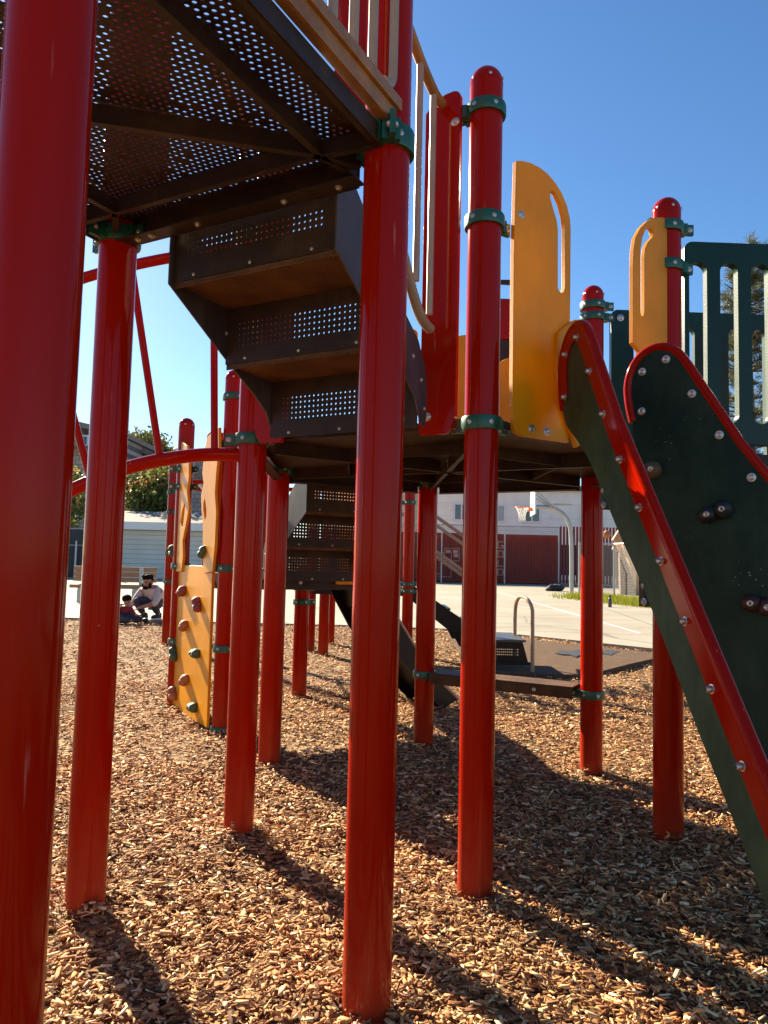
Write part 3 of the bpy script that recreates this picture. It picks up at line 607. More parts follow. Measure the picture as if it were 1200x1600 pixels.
# --- high deck: perforated plate on a frame
L1 = 1.068
db = MB(); pit = .0213; rows = int(1.045/(pit*.866)); cols = int(1.06/pit)
db.perf(pB+eBC*.0-oBC*.005+V(0, 0, Z1-.004), eBC, -oBC, cols, rows, pit, pit*.866, pit*.29, .0042, True, .10)
deck = db.build('deck', M['dark'], PS, smooth=0, label='high perforated deck seen from below')
fb = MB(); zf = Z1-.045; hf = .088
fo = .055
cor = [pB, pC, pA, pA2]
fb.beam(pB+eBC*.08+oBC*.02+V(0, 0, zf), pC-eBC*.08+oBC*.02+V(0, 0, zf), .006, hf)
fb.beam(pB+eBC*.06-oBC*.012+V(0, 0, zf-hf/2+.003), pC-eBC*.06-oBC*.012+V(0, 0, zf-hf/2+.003), .055, .005)
fb.beam(pC+eBC*.046+oBC*.03+V(0, 0, Z1-.026), pA+eBC*.046+oBC*.03+V(0, 0, Z1-.026), .006, .052)
fb.beam(pC+eBC*.036-oBC*.02+V(0, 0, Z1-.050), pA+eBC*.036+oBC*.06+V(0, 0, Z1-.050), .018, .004)
fb.beam(pC+eBC*.008+oBC*.02+V(0, 0, Z1-.0028), pA+eBC*.008+oBC*.03+V(0, 0, Z1-.0028), .074, .0104)
fb.beam(pB+oBC*.004+V(0, 0, Z1-.003), pC+oBC*.004+V(0, 0, Z1-.003), .034, .005)
fb.beam(pB-eBC*.0-oBC*.06+V(0, 0, zf), pA2+oBC*.06+V(0, 0, zf), .006, hf); fb.beam(pA2+eBC*.06+V(0, 0, zf), pA-eBC*.06+V(0, 0, zf), .006, hf)
fb.cur = 1
for s_ in (.13, .19, .38, .70, .88): fb.bolt(pB+eBC*s_*L1-oBC*.014+V(0, 0, zf-hf/2), -Z, .008, .01)
fb.build('frame', [M['dark'], M['bolt']], deck, smooth=0)
zb = 2.25
def dk(s_, q): return pB+eBC*s_+oBC*q
N1, N2 = dk(.955, -.135), dk(.172, -.14)
def rib(a, b, h=.05):
    mb = MB(); a = a+V(0, 0, zb+h/2); b = b+V(0, 0, zb+h/2)
    mb.beam(a, b, .006, h); mb.beam(a-V(0, 0, h/2-.0015), b-V(0, 0, h/2-.0015), .020, .004)
    mb.build('beam', M['dark'], deck, smooth=0)
rib(N2+eBC*.0, N1, .055); rib(N1, dk(.96, -1.04), .055); rib(N1, dk(.19, -.80), .055); rib(N2, dk(.19, -1.0), .05); rib(N1, pC-eBC*.05-oBC*.03, .05); rib(N2, pB+eBC*.05-oBC*.03, .05)
rib(N1+oBC*.002, dk(1.10, -.115), .05); rib(N2, dk(.02, -.14), .05); rib(N1, dk(.985, .01), .05)

# --- hexagonal middle deck
hexp = [pG, pD, pF, pE, pJ, pH]; hc = sum(hexp, Vector())/6
hb = MB()
hb.prism([[(p.x, p.y) for p in [hc+(q-hc)*1.0 for q in hexp]]], (0, 0, Z2-.004), (1, 0, 0), (0, 1, 0), .008)
hdeck = hb.build('deck', M['dark'], PS, smooth=0, label='hexagonal brown deck in the middle')
fb = MB()
for i in range(6):
    a, b = hexp[i], hexp[(i+1) % 6]; d = (b-a).normalized(); nrm = V(d.y, -d.x, 0)
    hh_ = .028 if i in (0, 1) else .08
    fb.beam(a+d*.075+nrm*.015+V(0, 0, Z2-hh_/2), b-d*.075+nrm*.015+V(0, 0, Z2-hh_/2), .006, hh_)
    if hh_ > .05: fb.beam(a+d*.09-nrm*.012+V(0, 0, Z2-.0755), b-d*.09-nrm*.012+V(0, 0, Z2-.0755), .05, .005)
    if hh_ > .05:
     for s_ in (.25, .5, .75): fb.bolt(a+(b-a)*s_+nrm*.018+V(0, 0, Z2-.04), nrm, .008, .008)
fb.build('frame', [M['dark'], M['bolt']], hdeck, smooth=0)
for i in range(6):
    a = hc+(hexp[i]-hc)*.9; mb = MB(); z_ = Z2-.036
    mb.beam(a+V(0, 0, z_), hc+(hexp[i]-hc)*.04+V(0, 0, z_), .006, .056); mb.beam(a+V(0, 0, z_-.03), hc+(hexp[i]-hc)*.04+V(0, 0, z_-.03), .022, .004)
    mb.build('beam', M['dark'], hdeck, smooth=0)
for i in range(0, 6, 1):
    a, b = hexp[i], hexp[(i+1) % 6]; p, q = hc+(a-hc)*.55, hc+(b-hc)*.55; mb = MB(); z_ = Z2-.034
    mb.beam(p+V(0, 0, z_), q+V(0, 0, z_), .006, .05); mb.build('beam', M['dark'], hdeck, smooth=0)

# --- low square deck
lb = MB(); lc = (pK+pJ2+pL+pI)/4
lb.prism([[(p.x, p.y) for p in (pK, pJ2, pI, pL)]], (0, 0, Z3-.004), (1, 0, 0), (0, 1, 0), .008)
ldeck = lb.build('deck', M['grip'], PS, smooth=0, label='low square deck behind the second steps')
fb = MB()
for a, b in ((pK, pJ2), (pJ2, pI), (pI, pL), (pL, pK)):
    d = (b-a).normalized(); nrm = V(d.y, -d.x, 0)
    fb.beam(a+d*.075+nrm*.015+V(0, 0, Z3-.05), b-d*.075+nrm*.015+V(0, 0, Z3-.05), .006, .10)
    for s_ in (.2, .5, .8): fb.bolt(a+(b-a)*s_+nrm*.018+V(0, 0, Z3-.05), nrm, .009, .008)
fb.build('frame', [M['dark'], M['bolt']], ldeck, smooth=0)

# --- perforated steps between the decks
def stairs(O, e, o, ztop, s0, s1, side, label):
    """O: origin on the upper edge, e along it, o outward; three risers of .215"""
    q = [.05, .33, .615]; zt = [ztop-.0, ztop-.235, ztop-.445]; zend = ztop-.645
    tb = MB()
    for k in range(2):
        zz = zt[k+1]
        tb.box(O+e*(s0+s1)/2+o*(q[k]+q[k+1])/2+V(0, 0, zz), (e, o, Z), (s1-s0-.012, q[k+1]-q[k]+.004, .006))
        tb.box(O+e*(s0+s1)/2+o*(q[k]+.004)+V(0, 0, zz-.012), (e, o, Z), (s1-s0-.012, .006, .02))
    st = tb.build('staircase', M['grip'], PS, smooth=0, label=label)
    pz = .0205
    for k in range(3):
        rb = MB(); hi = zt[k]+(.0 if k else -.006); lo = (zt[k+1]-.003 if k < 2 else zend-.03); H = hi-lo
        nu = int((s1-s0-.10)/pz); nv = 3 if k == 0 else 5; W = s1-s0-.0065; hw = nu*pz; hh = nv*pz
        cz = lo+H*(.50 if k else .46); c = O+e*(s0+s1)/2+o*q[k]
        rb.perf(c-e*hw/2+V(0, 0, cz-hh/2), e, Z, nu, nv, pz, pz, .0042, .004)
        for sg in (-1, 1): rb.box(c+e*sg*(hw/2+(W-hw)/4)+V(0, 0, lo+H/2), (e, o, Z), ((W-hw)/2, .005, H))
        for z0, z1 in ((lo, cz-hh/2), (cz+hh/2, hi)): rb.box(c+V(0, 0, (z0+z1)/2), (e, o, Z), (hw, .005, z1-z0))
        rb.cur = 1
        for x in (-.36, 0, .36): rb.bolt(c+e*x*W-o*.003+V(0, 0, lo+.016), -o, .0042, .004)
        rb.build('riser', [M['dark'], M['bolt']], st, smooth=0)
    prof = [(.03, ztop-.02), (.03, ztop-.245), (.33, ztop-.425), (.52, ztop-.53), (.585, ztop-.575), (.61, ztop-.62), (.64, ztop-.66), (.665, ztop-.67), (.68, ztop-.62), (.675, ztop-.50), (.655, ztop-.44), (.60, ztop-.36), (.50, ztop-.30), (.12, ztop+.0)]
    for s_ in (s0, s1):
        sb = MB(); sb.prism([prof], O+e*s_, o, Z, .006); sb.cur = 1
        for qq, zz in ((.56, -.43), (.63, -.50), (.66, -.60), (.45, -.42), (.33, -.33)):
            for sg in (-1, 1): sb.bolt(O+e*s_+o*qq+V(0, 0, ztop+zz)+e*sg*.003, e*sg, .007, .007)
        sb.build('stringer', [M['slate'] if side and s_ == side else M['slate'], M['bolt']], st, smooth=0)
    return st
stairs(pB, eBC, oBC, Z1, .245, .905, .905, 'upper steps with perforated risers seen from below')
eHJ = (pJ-pH).normalized()
stairs(pH, eHJ, oHJ, Z2, .20, .88, None, 'lower steps with perforated risers behind the middle deck')

# --- tan guard on the high deck's right side
def px_on(P, n, pts): return [at_pl(x, y, P, n) for x, y in pts]
gb = MB(); g0 = pC+eBC*.075; gd = -oBC
gb.beam(g0+gd*.045+V(0, 0, 2.352), g0+gd*.99+V(0, 0, 2.352), .006, .05); gb.beam(g0+gd*.045+V(0, 0, 2.388)-eBC*.004, g0+gd*.99+V(0, 0, 2.388)-eBC*.004, .036, .034)
gb.beam(g0+gd*.045+V(0, 0, 2.329)-eBC*.014, g0+gd*.99+V(0, 0, 2.329)-eBC*.014, .026, .005)
guard = gb.build('guardrail', M['rust'], PS, smooth=0, bevel=.004, label='rusty tan guardrail above the high deck')
MB().tube([g0+gd*t+V(0, 0, 3.36) for t in (.095, .3, .6, .985)], .019, 14).build('top_rail', M['tan'], guard)
def balu(pts, par, r=.0125): MB().tube(pts, r, 12).build('baluster', M['tan'], par)
for t in (.19, .285, .38, .475, .57, .665, .76, .855): balu([g0+gd*t+V(0, 0, 2.40), g0+gd*t+V(0, 0, 3.36)], guard)
balu(smooth_path([tuple(g0+gd*t+V(0, 0, z_)) for t, z_ in ((.13, 2.412), (.10, 2.418), (.082, 2.44), (.078, 2.48), (.078, 2.6), (.078, 3.0), (.078, 3.3), (.09, 3.345), (.12, 3.36))], 5), guard)
# bent tan loops beside the steps
def step_loop(s_, label=None):
    P0 = pB+eBC*s_; n_ = eBC
    top = [at_pl(x, y, pB+eBC*.93, n_) for x, y in ((644, 60), (655, 90), (668, 122), (680, 148), (690, 162))]
    bot = [at_pl(x, y, pB+eBC*.93, n_) for x, y in ((630, 400), (640, 440), (650, 475), (660, 500), (672, 514))]
    sh = eBC*(s_-.93); top = [p+sh for p in top]; bot = [p+sh for p in bot]
    t0 = top[0]+(top[0]-top[1])*2.2; b0 = bot[0]+(bot[0]-bot[1])*1.6
    o = MB().tube(smooth_path([tuple(p) for p in [b0]+bot], 4), .019, 12).build('handrail', M['tan'], PS, label=label)
    MB().tube(smooth_path([tuple(p) for p in [t0]+top], 4), .019, 12).build('top_rail', M['rust'], o)
    for f in (.27, .72):
        a = top[0].lerp(top[-1], f); b = bot[0].lerp(bot[-1], f); b = V(a.x, a.y, b.z); balu([a, b], o, .0125)
step_loop(.93, 'tan handrail to the right of the upper steps'); step_loop(.13)

# --- red side panels by the upper steps
def plate(name, loops, O, u, th, m_, label=None, bolts=(), side=-1, bev=.0035, parent=PS):
    mb = MB(); mb.prism(loops, O, u, Z, th); n = Vector(u).cross(Z).normalized()
    for a, b in bolts: mb.bolt(Vector(O)+Vector(u)*a+Z*b+n*side*th/2, n*side, .012, .007)
    return mb.build(name, [m_, M['bolt']], parent, smooth=30, bevel=bev, label=label)
def red_out(w_, z0, z1, r_=.03, flip=False):
    p = [(0, z0), (w_-.035, z0), (w_-.012, z0+.035), (w_, z0+.07)]+[(w_-r_+r_*math.cos(R(a)), z1-r_+r_*math.sin(R(a))) for a in range(0, 91, 15)]+[(w_*.55, z1-.004), (w_*.2, z1-.03), (0, z1-.062), (-.0, z0+.33), (-.012, z0+.28), (-.006, z0+.06)]
    return [(w_-a, b) for a, b in p] if flip else p
plate('side_panel', [red_out(.145, 1.633, 2.955)], pG-oBC*.06+eBC*.846, eBC, .022, M['red'], 'tall red side panel right of the upper steps', [(.03, 1.70), (.125, 2.83)], 1)
Y5 = 5.0
def pq(x, y): q = at_Y(x, y, Y5); return (q.x, q.z)
pn = plate('play_panel', [[pq(740, 566), pq(802, 566), pq(802, 438), pq(740, 438)], [pq(744, 466), pq(744, 442), pq(798, 445), pq(798, 468)]], (0, Y5, 0), (1, 0, 0), .03, M['dark'], 'dark framed red panel standing behind the middle deck')
plate('panel_face', [[pq(742, 530), pq(800, 532), pq(800, 470), pq(742, 468)]], (0, Y5-.02, 0), (1, 0, 0), .012, M['red'], parent=pn)
MB().tube([at_Y(752, 560, Y5), V(at_Y(752, 560, Y5).x, Y5, Z2)], .03, 12).build('panel_post', M['red'], pn)
plate('side_panel', [red_out(.145, 1.645, 2.955, flip=True)], pG-oBC*.06+eBC*.06, eBC, .022, M['red'], None, [(.115, 1.70)], 1)
plate('side_panel', [red_out(.10, Z1-.01, 3.5)], pB+oBC*.03+eBC*.895, eBC, .022, M['red'], 'red side panel above the high deck')
plate('side_panel', [red_out(.14, Z1-.01, 3.5, flip=True)], pB+oBC*.03+eBC*.06, eBC, .022, M['red'])

# --- yellow entry panels on the climber side
O1 = pD+nDF*.030
def tr(P, u, pts):
    n = V(u.y, -u.x, 0); out = []
    for x, y in pts:
        q = at_pl(x, y, P, n)-P; out.append((q.dot(u), q.z))
    return out
def tr2(P, u, n, pts):
    out = []
    for x, y in pts:
        q = at_pl(x, y, P, n)-P; out.append((q.dot(u), q.z))
    return out
out1 = tr(O1, dDF, [(804, 253), (813, 253), (826, 256), (840, 263), (853, 273), (865, 287), (875, 303), (883, 322), (888, 343), (889, 360), (888, 508), (884, 512), (873, 516), (869, 530), (869, 580), (874, 625), (884, 655), (886, 692), (812, 681), (804, 676), (800, 668), (800, 645), (797, 635), (798, 630), (800, 400)])
slot1 = tr(O1, dDF, [(857, 301), (861, 299), (866, 304), (873, 320), (878, 340), (880, 360), (880, 450), (878, 457), (875, 459), (871, 456), (869, 450), (869, 360), (867, 345), (861, 325), (857, 310)])
plate('entry_panel', [out1, slot1], O1, dDF, .02, M['yellow'], 'tall yellow entry panel with a curved handle slot', tr(O1, dDF, [(828, 671), (852, 675), (812, 337)]), 1)
O2 = pD+nDF*.030
out2 = tr(O2, dDF, [(1056, 350), (1056, 560), (1040, 640), (1000, 640), (996, 549), (991, 542), (986, 536), (986, 420), (987, 390), (990, 372), (998, 357), (1008, 347), (1020, 341), (1032, 341), (1045, 344)])
slot2 = tr(O2, dDF, [(1010, 357), (1015, 358), (1018, 364), (1018, 370), (1009, 380), (1005, 390), (1004, 402), (1004, 488), (1002, 495), (999, 494), (998, 488), (998, 390), (1001, 372), (1006, 360)])
plate('entry_panel', [out2, slot2], O2, dDF, .02, M['yellow'], 'pale yellow entry panel with a slot beside the green railing', tr(O2, dDF, [(1053, 422)]), 1)
O3 = pD+nDF*.051
ear = tr(O3, dDF, [(884, 508), (896, 500), (915, 503), (925, 520), (925, 640), (915, 690), (898, 700), (890, 675), (874, 628), (867, 580), (870, 520)])
plate('filler_panel', [ear], O3, dDF, .02, M['yellow'], 'orange yellow filler panel at the top of the climber')
# low yellow panels across the deck
dJE = (pE-pJ).normalized(); O4 = pJ+V(dJE.y, -dJE.x, 0)*(-.05)
def rounded(a0, a1, z0, z1, r_): return [(a0, z0), (a1, z0)]+[(a1-r_+r_*math.cos(R(t)), z1-r_+r_*math.sin(R(t))) for t in range(0, 91, 15)]+[(a0+r_+r_*math.cos(R(t)), z1-r_+r_*math.sin(R(t))) for t in range(90, 181, 15)]
def s_of(x, y, O, u): return tr(O, u, [(x, y)])[0][0]
zz = tr(O4, dJE, [(718, 525)])[0][1]
plate('entry_panel', [rounded(s_of(709, 600, O4, dJE), s_of(742, 600, O4, dJE), Z2-.05, zz, .05)], O4, dJE, .02, M['yellow'])
zz = tr(O4, dJE, [(795, 560)])[0][1]
plate('entry_panel', [rounded(s_of(774, 600, O4, dJE), s_of(826, 600, O4, dJE), Z2-.05, zz, .09)], O4, dJE, .02, M['yellow'])
O5 = pH+oHJ*.05
zz = tr(O5, eHJ, [(640, 514)])[0][1]
plate('entry_panel', [rounded(s_of(618, 560, O5, eHJ), s_of(651, 560, O5, eHJ), Z2-.05, zz, .03)], O5, eHJ, .02, M['yellow'])
eK = (pJ2-pK).normalized(); O6 = pK-oHJ*.05
plate('entry_panel', [rounded(.80, 1.0, Z3-.06, 1.75, .09)], O6, eK, .02, M['yellow'])

# --- dark green climber: two flared fins with red edge tubes
inner = smooth_path([(-.119, 1.757), (-.085, 1.69), (.01, 1.612), (.103, 1.525), (.195, 1.406), (.312, 1.253), (.422, 1.122), (.553, .945), (.727, .699), (.841, .545), (.955, .385), (1.18, .05)], 4)
railp = [(-.119, 1.757), (-.134, 1.83), (-.139, 1.91), (-.121, 1.98), (-.084, 2.03), (-.033, 2.055), (.019, 2.050), (.062, 2.02), (.10, 1.965), (.285, 1.642), (.57, 1.228), (.95, .676), (1.42, -.005)]
railp = smooth_path(railp[:9], 4)+railp[9:]
def fin(P, a, label, inn, holds, flange):
    n = V(a.y, -a.x, 0)                       # plate normal (u x Z)
    loop = list(railp)+[(1.33, -.05), (1.22, -.05)]+list(reversed(inn))[0:-1]
    mb = MB(); mb.prism([loop], P, a, Z, .016)
    fo_ = mb.build('climbing_fin', M['finlit'] if flange else M['fin'], PS, smooth=0, label=label)
    tb = MB(); pts = [P+a*u_+Z*z_ for u_, z_ in railp]; tb.tube([tuple(p) for p in pts], .018, 14)
    # flat red flange inside the tube, both faces
    inw = []
    for i in range(len(railp)):
        x0, z0 = railp[max(i-1, 0)]; x1, z1 = railp[min(i+1, len(railp)-1)]; dx, dz = x1-x0, z1-z0; l = math.hypot(dx, dz)
        inw.append((railp[i][0]+dz/l*.062, railp[i][1]-dx/l*.062))
    k0 = 2
    if flange:
        tb.prism([railp[k0:]+list(reversed(inw[k0:]))], P+n*.012, a, Z, .006)
    tb.cur = 1
    cum = [0]
    for i in range(1, len(railp)): cum.append(cum[-1]+math.hypot(railp[i][0]-railp[i-1][0], railp[i][1]-railp[i-1][1]))
    d = .03
    while d < cum[-1]-.1:
        i = max(k for k in range(len(cum)) if cum[k] <= d); i = min(i, len(railp)-2); f = (d-cum[i])/(cum[i+1]-cum[i])
        x = railp[i][0]*(1-f)+railp[i+1][0]*f; z_ = railp[i][1]*(1-f)+railp[i+1][1]*f
        dx, dz = railp[i+1][0]-railp[i][0], railp[i+1][1]-railp[i][1]; l = math.hypot(dx, dz); x += dz/l*.046; z_ -= dx/l*.046
        c = P+a*x+Z*z_+n*(.015 if flange else .008)
        tb.bolt(c, n, .009 if flange else .0115, .02 if flange else .010); d += .2
    tb.build('edge_rail', [M['red'], M['bolt']], fo_, smooth=40)
    for (u_, z_), m_, rt in holds: handhold(P+a*u_+Z*z_+n*.008, a, Z, n, m_, fo_, .052, rt)
    return fo_
def handhold(c, u, v, n, m_, par, s_=.045, rot=0.0):
    hb_ = MB(); ca, sa = math.cos(rot), math.sin(rot); uu = u*ca+v*sa; vv = v*ca-u*sa
    blob(hb_, c+uu*s_*.55+n*s_*.35, (uu, vv, n), (s_*.72, s_*.70, s_*.75), 8, .18, random.random()*9)
    blob(hb_, c-uu*s_*.55+n*s_*.35, (uu, vv, n), (s_*.68, s_*.62, s_*.75), 8, .18, random.random()*9)
    hb_.cur = 1
    for k in ((1, -1) if s_ > .05 else (1,)): hb_.bolt(c+uu*s_*.55*k+n*s_*1.06, n, .008, .004)
    hb_.build('handhold', [m_, M['bolt']], par, smooth=180)
nP = pD+nDF*.20
P1 = at_pl(905, 510, nP, nDF); P1.z = 0; a1 = rotz(nDF, -20)
P2 = at_pl(1035, 545, nP, nDF); P2.z = 0; a2 = rotz(nDF, 22)
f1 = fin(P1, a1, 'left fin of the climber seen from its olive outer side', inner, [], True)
inn2 = tr(P2, a2, [(984, 655), (992, 700), (1000, 770), (1025, 860), (1062, 960), (1098, 1060), (1143, 1180), (1192, 1300)])
inn2 = [(-.119, 1.757)]+[p for p in inn2[1:] if p[1] > .1]; inn2.append((inn2[-1][0]+.08, .05))
h2 = [(tr(P2, a2, [p])[0], m_, rt) for p, m_, rt in (((1012, 738), M['holdolive'], .2), ((1121, 801), M['holddark'], .35), ((1190, 945), M['holdmaroon'], -.2))]
f2 = fin(P2, a2, 'right fin of the climber, dark green with handholds', inn2, h2, False)
for (x, y) in ((945, 775), (1008, 925)):
    br = MB(); p = at_pl(x, y, P1, V(a1.y, -a1.x, 0)); br.box(p+V(.012, .02, 0), (a1, V(a1.y, -a1.x, 0), Z), (.03, .035, .09)); br.bolt(p+V(-.004, 0, .02), V(-1, -.3, 0), .008, .012); br.bolt(p+V(-.004, 0, -.03), V(-1, -.3, 0), .008, .012)
    br.build('bracket', [M['black'], M['bolt']], f1, smooth=0)

# --- green slatted barriers along the bridge to the right
def barrier(P, margin, nslot, z0, z1, label):
    W_ = margin*2+nslot*.082+(nslot-1)*.062; u = V(.9995, .03, 0); loops = [[(.0, z0)]+[(W_, z0)]+[(W_-.04+.04*math.cos(R(t)), z1-.04+.04*math.sin(R(t))) for t in range(0, 91, 15)]+[(.04+.04*math.cos(R(t)), z1-.04+.04*math.sin(R(t))) for t in range(90, 181, 15)]]
    for k in range(nslot):
        x0 = margin+k*.144; r_ = .041; xc = x0+r_
        loops.append([(xc+r_*math.cos(R(t)), z1-.10-r_*.9+r_*math.sin(R(t))) for t in range(0, 181, 15)]+[(xc-r_*math.cos(R(t)), z0+.10+r_*.9-r_*math.sin(R(t))) for t in range(0, 181, 15)])
    mb = MB(); mb.prism(loops, P, u, Z, .042); n = u.cross(Z)
    
    if margin > .1: mb.bolt(Vector(P)+u*.055+Z*(z1-.05)+n*.021, n, .015, .008); mb.bolt(Vector(P)+u*.055+Z*(z0+.05)+n*.021, n, .015, .008)
    return mb.build('barrier', [M['green'], M['bolt']], PS, smooth=30, bevel=.008, label=label)
barrier(pF+V(.085, .03, 0), .022, 7, 1.72, 2.655, 'near green slatted barrier')
barrier(pE+V(.105, .0, 0), .135, 6, 1.72, 2.70, 'far green slatted barrier')
bb = MB(); bb.aabb(1.30, 2.42, 3.30, 4.30, Z2-.03, Z2-.015); bb.aabb(1.30, 2.42, 3.27, 3.30, Z2-.09, Z2-.015); bb.aabb(1.30, 2.42, 4.30, 4.33, Z2-.09, Z2-.015)
bb.build('bridge_deck', M['dark'], PS, smooth=0)
make_post(v2(2.50, 3.31), 2.85, [(2.6, 180)]); make_post(v2(2.47, 4.37), 2.85, [(2.6, 180)])

# --- arched side rail to the left
Pg = pG; ng = V(.03, -1, 0)
low = [at_pl(x, y, Pg, ng) for x, y in ((378, 711), (335, 710), (300, 712), (262, 717), (230, 723), (200, 731), (160, 745), (120, 762), (60, 790), (0, 828))]
up = [at_pl(x, y, Pg, ng) for x, y in ((398, 388), (330, 393), (270, 402), (205, 415), (135, 433), (60, 462), (-20, 505))]
e0, e1 = low[-1], up[-1]
low += [e0+V(-.42, 0, -.22), e0+V(-.78, 0, -.58), e0+V(-.98, 0, -1.0), V(e0.x-1.04, e0.y, -.1)]
up += [e1+V(-.55, 0, -.33), e1+V(-1.0, 0, -.83), e1+V(-1.28, 0, -1.4), V(e1.x-1.36, e1.y, -.1)]
ab = MB(); ab.tube(smooth_path([tuple(p) for p in low], 3), .030, 14); ab.tube(smooth_path([tuple(p) for p in up], 3), .024, 14)
ar = ab.build('arched_rail', M['red'], PS, label='red arched bridge rail with spokes')
for a, b in (((335, 710), (334, 396)), ((250, 718), (206, 420)), ((142, 752), (66, 470)), ((60, 790), (-50, 560))):
    p, q = at_pl(*a, Pg, ng), at_pl(*b, Pg, ng); MB().tube([p, q], .0165, 12).build('spoke', M['red'], ar)

# --- yellow climbing panel with handholds on the low deck
nKL = rotz(V(-.85, -.526, 0), -3); uKL = rotz(-oHJ, -3)                 # u runs from L towards K (towards the camera)
OK_ = pK+nKL*.075
def kl(pts): return tr(OK_, uKL, pts)
main = kl([(262, 1105), (325, 1137), (334, 890), (332, 886), (318, 886), (318, 884), (290, 883), (288, 882), (272, 882), (268, 960)])
zmin = -.03
main = [(a, max(b, zmin)) for a, b in main]
rp = plate('climbing_panel', [main], OK_, uKL, .02, M['yellow'], 'yellow climbing panel with handholds and two tall grips')
for k, (o_, sl_) in enumerate(((
    [(272, 893), (285, 893), (288, 868), (287, 845), (292, 822), (297, 795), (294, 768), (297, 745), (297, 712), (294, 697), (286, 690), (283, 700), (281, 760), (276, 800), (273, 860)],
    [(287, 826), (284, 815), (286, 800), (290, 785), (291, 792), (289, 810)]),
   ([(320, 896), (334, 893), (338, 850), (340, 800), (338, 770), (340, 740), (344, 700), (344, 668), (339, 668), (326, 684), (321, 705), (318, 740), (320, 755), (316, 775), (317, 800), (319, 815), (319, 850)],
    [(322, 812), (320, 797), (320, 786), (322, 779), (324.5, 795), (324.5, 808)]))):
    mb = MB(); O_ = OK_+nKL*.018; mb.prism([tr(O_, uKL, o_), tr(O_, uKL, sl_)], O_, uKL, Z, .02)
    mb.build('grip', [M['yellow'], M['bolt']], rp, smooth=30, bevel=.003)
HG, HB, HR = M['holdgreen'], M['holdbrown'], M['holdred']
for (x, y), m_, rt in (((274, 861), HG, -.8), ((322, 863), HG, .5), ((288, 924), HR, .4), ((312, 944), HR, -.9), ((291, 978), HB, .5), ((275, 1021), HG, -.9), ((309, 1021), HG, .1), ((292, 1063), HB, .5), ((274, 1083), HB, -.7), ((305, 1105), HG, .1)):
    O_ = OK_+nKL*.012; a, b = tr(O_, uKL, [(x, y)])[0]
    handhold(O_+uKL*a+Z*b, uKL, Z, nKL, m_, rp, .050, rt)
# added red panel behind the low deck, mostly hidden, to shade the ground
plate('side_panel', [rounded(.18, .92, Z3, 2.2, .05)], pL+oHJ*.03, (pI-pL).normalized(), .02, M['red'])

# --- step plank between two posts under the middle deck
sb = MB(); a, b = pJ+dJE*.085, pE-dJE*.085; nJE = V(dJE.y, -dJE.x, 0)
sb.beam(a+V(0, 0, .462), b+V(0, 0, .462), .21, .008); sb.beam(a+nJE*.105+V(0, 0, .430), b+nJE*.105+V(0, 0, .430), .008, .062); sb.beam(a-nJE*.105+V(0, 0, .430), b-nJE*.105+V(0, 0, .430), .008, .062)
for s_ in (.25, .75): sb.bolt(a+(b-a)*s_+nJE*.11+V(0, 0, .43), nJE, .008, .008)
sb.build('step_plank', [M['grip'], M['bolt']], PS, smooth=0, label='low brown step plank between two posts')

# --- slide-like ramp from the low deck
eI = (pI-pJ2).normalized(); oI = V(eI.y, -eI.x, 0)
mid = pJ2+(pI-pJ2)*.42
PSL = pJ2+eI*.12
upp = tr2(PSL, oI, eI, [(583, 925), (622, 967), (647, 1008), (672, 1045), (695, 1072), (716, 1092)]); loww = tr2(PSL, oI, eI, [(690, 1108), (660, 1078), (640, 1046), (618, 1026), (590, 985), (552, 937), (535, 915)])
upp = [(.0, Z3+.17), (.06, Z3+.15)]+[p for p in upp if p[0] > .07]; loww = [(a_, max(b_, -.04)) for a_, b_ in loww if a_ > .02]+[(.0, Z3-.10)]
for s_ in (.0, .46):
    mb = MB(); mb.prism([upp+loww], PSL+eI*s_, oI, Z, .02); sw = mb.build('slide', M['black'], PS, smooth=0, label='black slide side sloping down from the low deck')
    MB().tube([PSL+eI*s_+oI*a_+Z*b_ for a_, b_ in upp], .014, 8).build('edge_rail', M['tan'], sw)
mb = MB(); lo2 = [p for p in upp]
mb.add([q for a_, b_ in upp for q in (PSL+oI*a_+Z*(b_-.13), PSL+eI*.46+oI*a_+Z*(b_-.13))], [(2*i, 2*i+1, 2*i+3, 2*i+2) for i in range(len(upp)-1)])
mb.build('slide_bed', M['black'], PS, smooth=0)

# ------------------------------------------------------------------ far transfer station
TS = thing('transfer_station', 'far red posted deck with black steps descending to a low perforated platform', 'play structure', (.3, 8.5, .05))
tY = 8.5
tx = lambda px: (px-600)/CAM_F*tY
tp = v2(tx(640), tY); make_post(tp, 2.25, [(1.86, 180), (.92, [0, 180]), (.84, 0)], TS)
make_post(tp+v2(-.15, 1.15), 2.25, [(1.8, 0)], TS); make_post(tp+v2(-1.2, .95), 2.2, [(1.9, 20), (1.7, 20)], TS)
mb = MB(); mb.aabb(tp.x-1.1, tp.x+.08, tY+.05, tY+1.15, .78, .88); mb.build('deck', M['black'], TS, smooth=0)
for yy in (tY+.05, tY+.95):
    s0 = at_Y(645, 915, tY); p = [(tp.x+.02, .93), (tx(682), .75), (tx(722), .55), (tx(760), .38), (tx(760), .22), (tx(722), .22), (tx(716), .30), (tx(712), .36), (tx(680), .54), (tp.x+.02, .75)]
    mb = MB(); mb.prism([p], (0, yy, 0), (1, 0, 0), Z, .02); mb.build('stringer', M['black'], TS, smooth=0)
for k in range(4):
    mb = MB(); x = tp.x+.15+k*.23; mb.aabb(x-.12, x+.12, tY+.07, tY+.93, .78-k*.15, .80-k*.15); mb.build('tread', M['black'], TS, smooth=0)
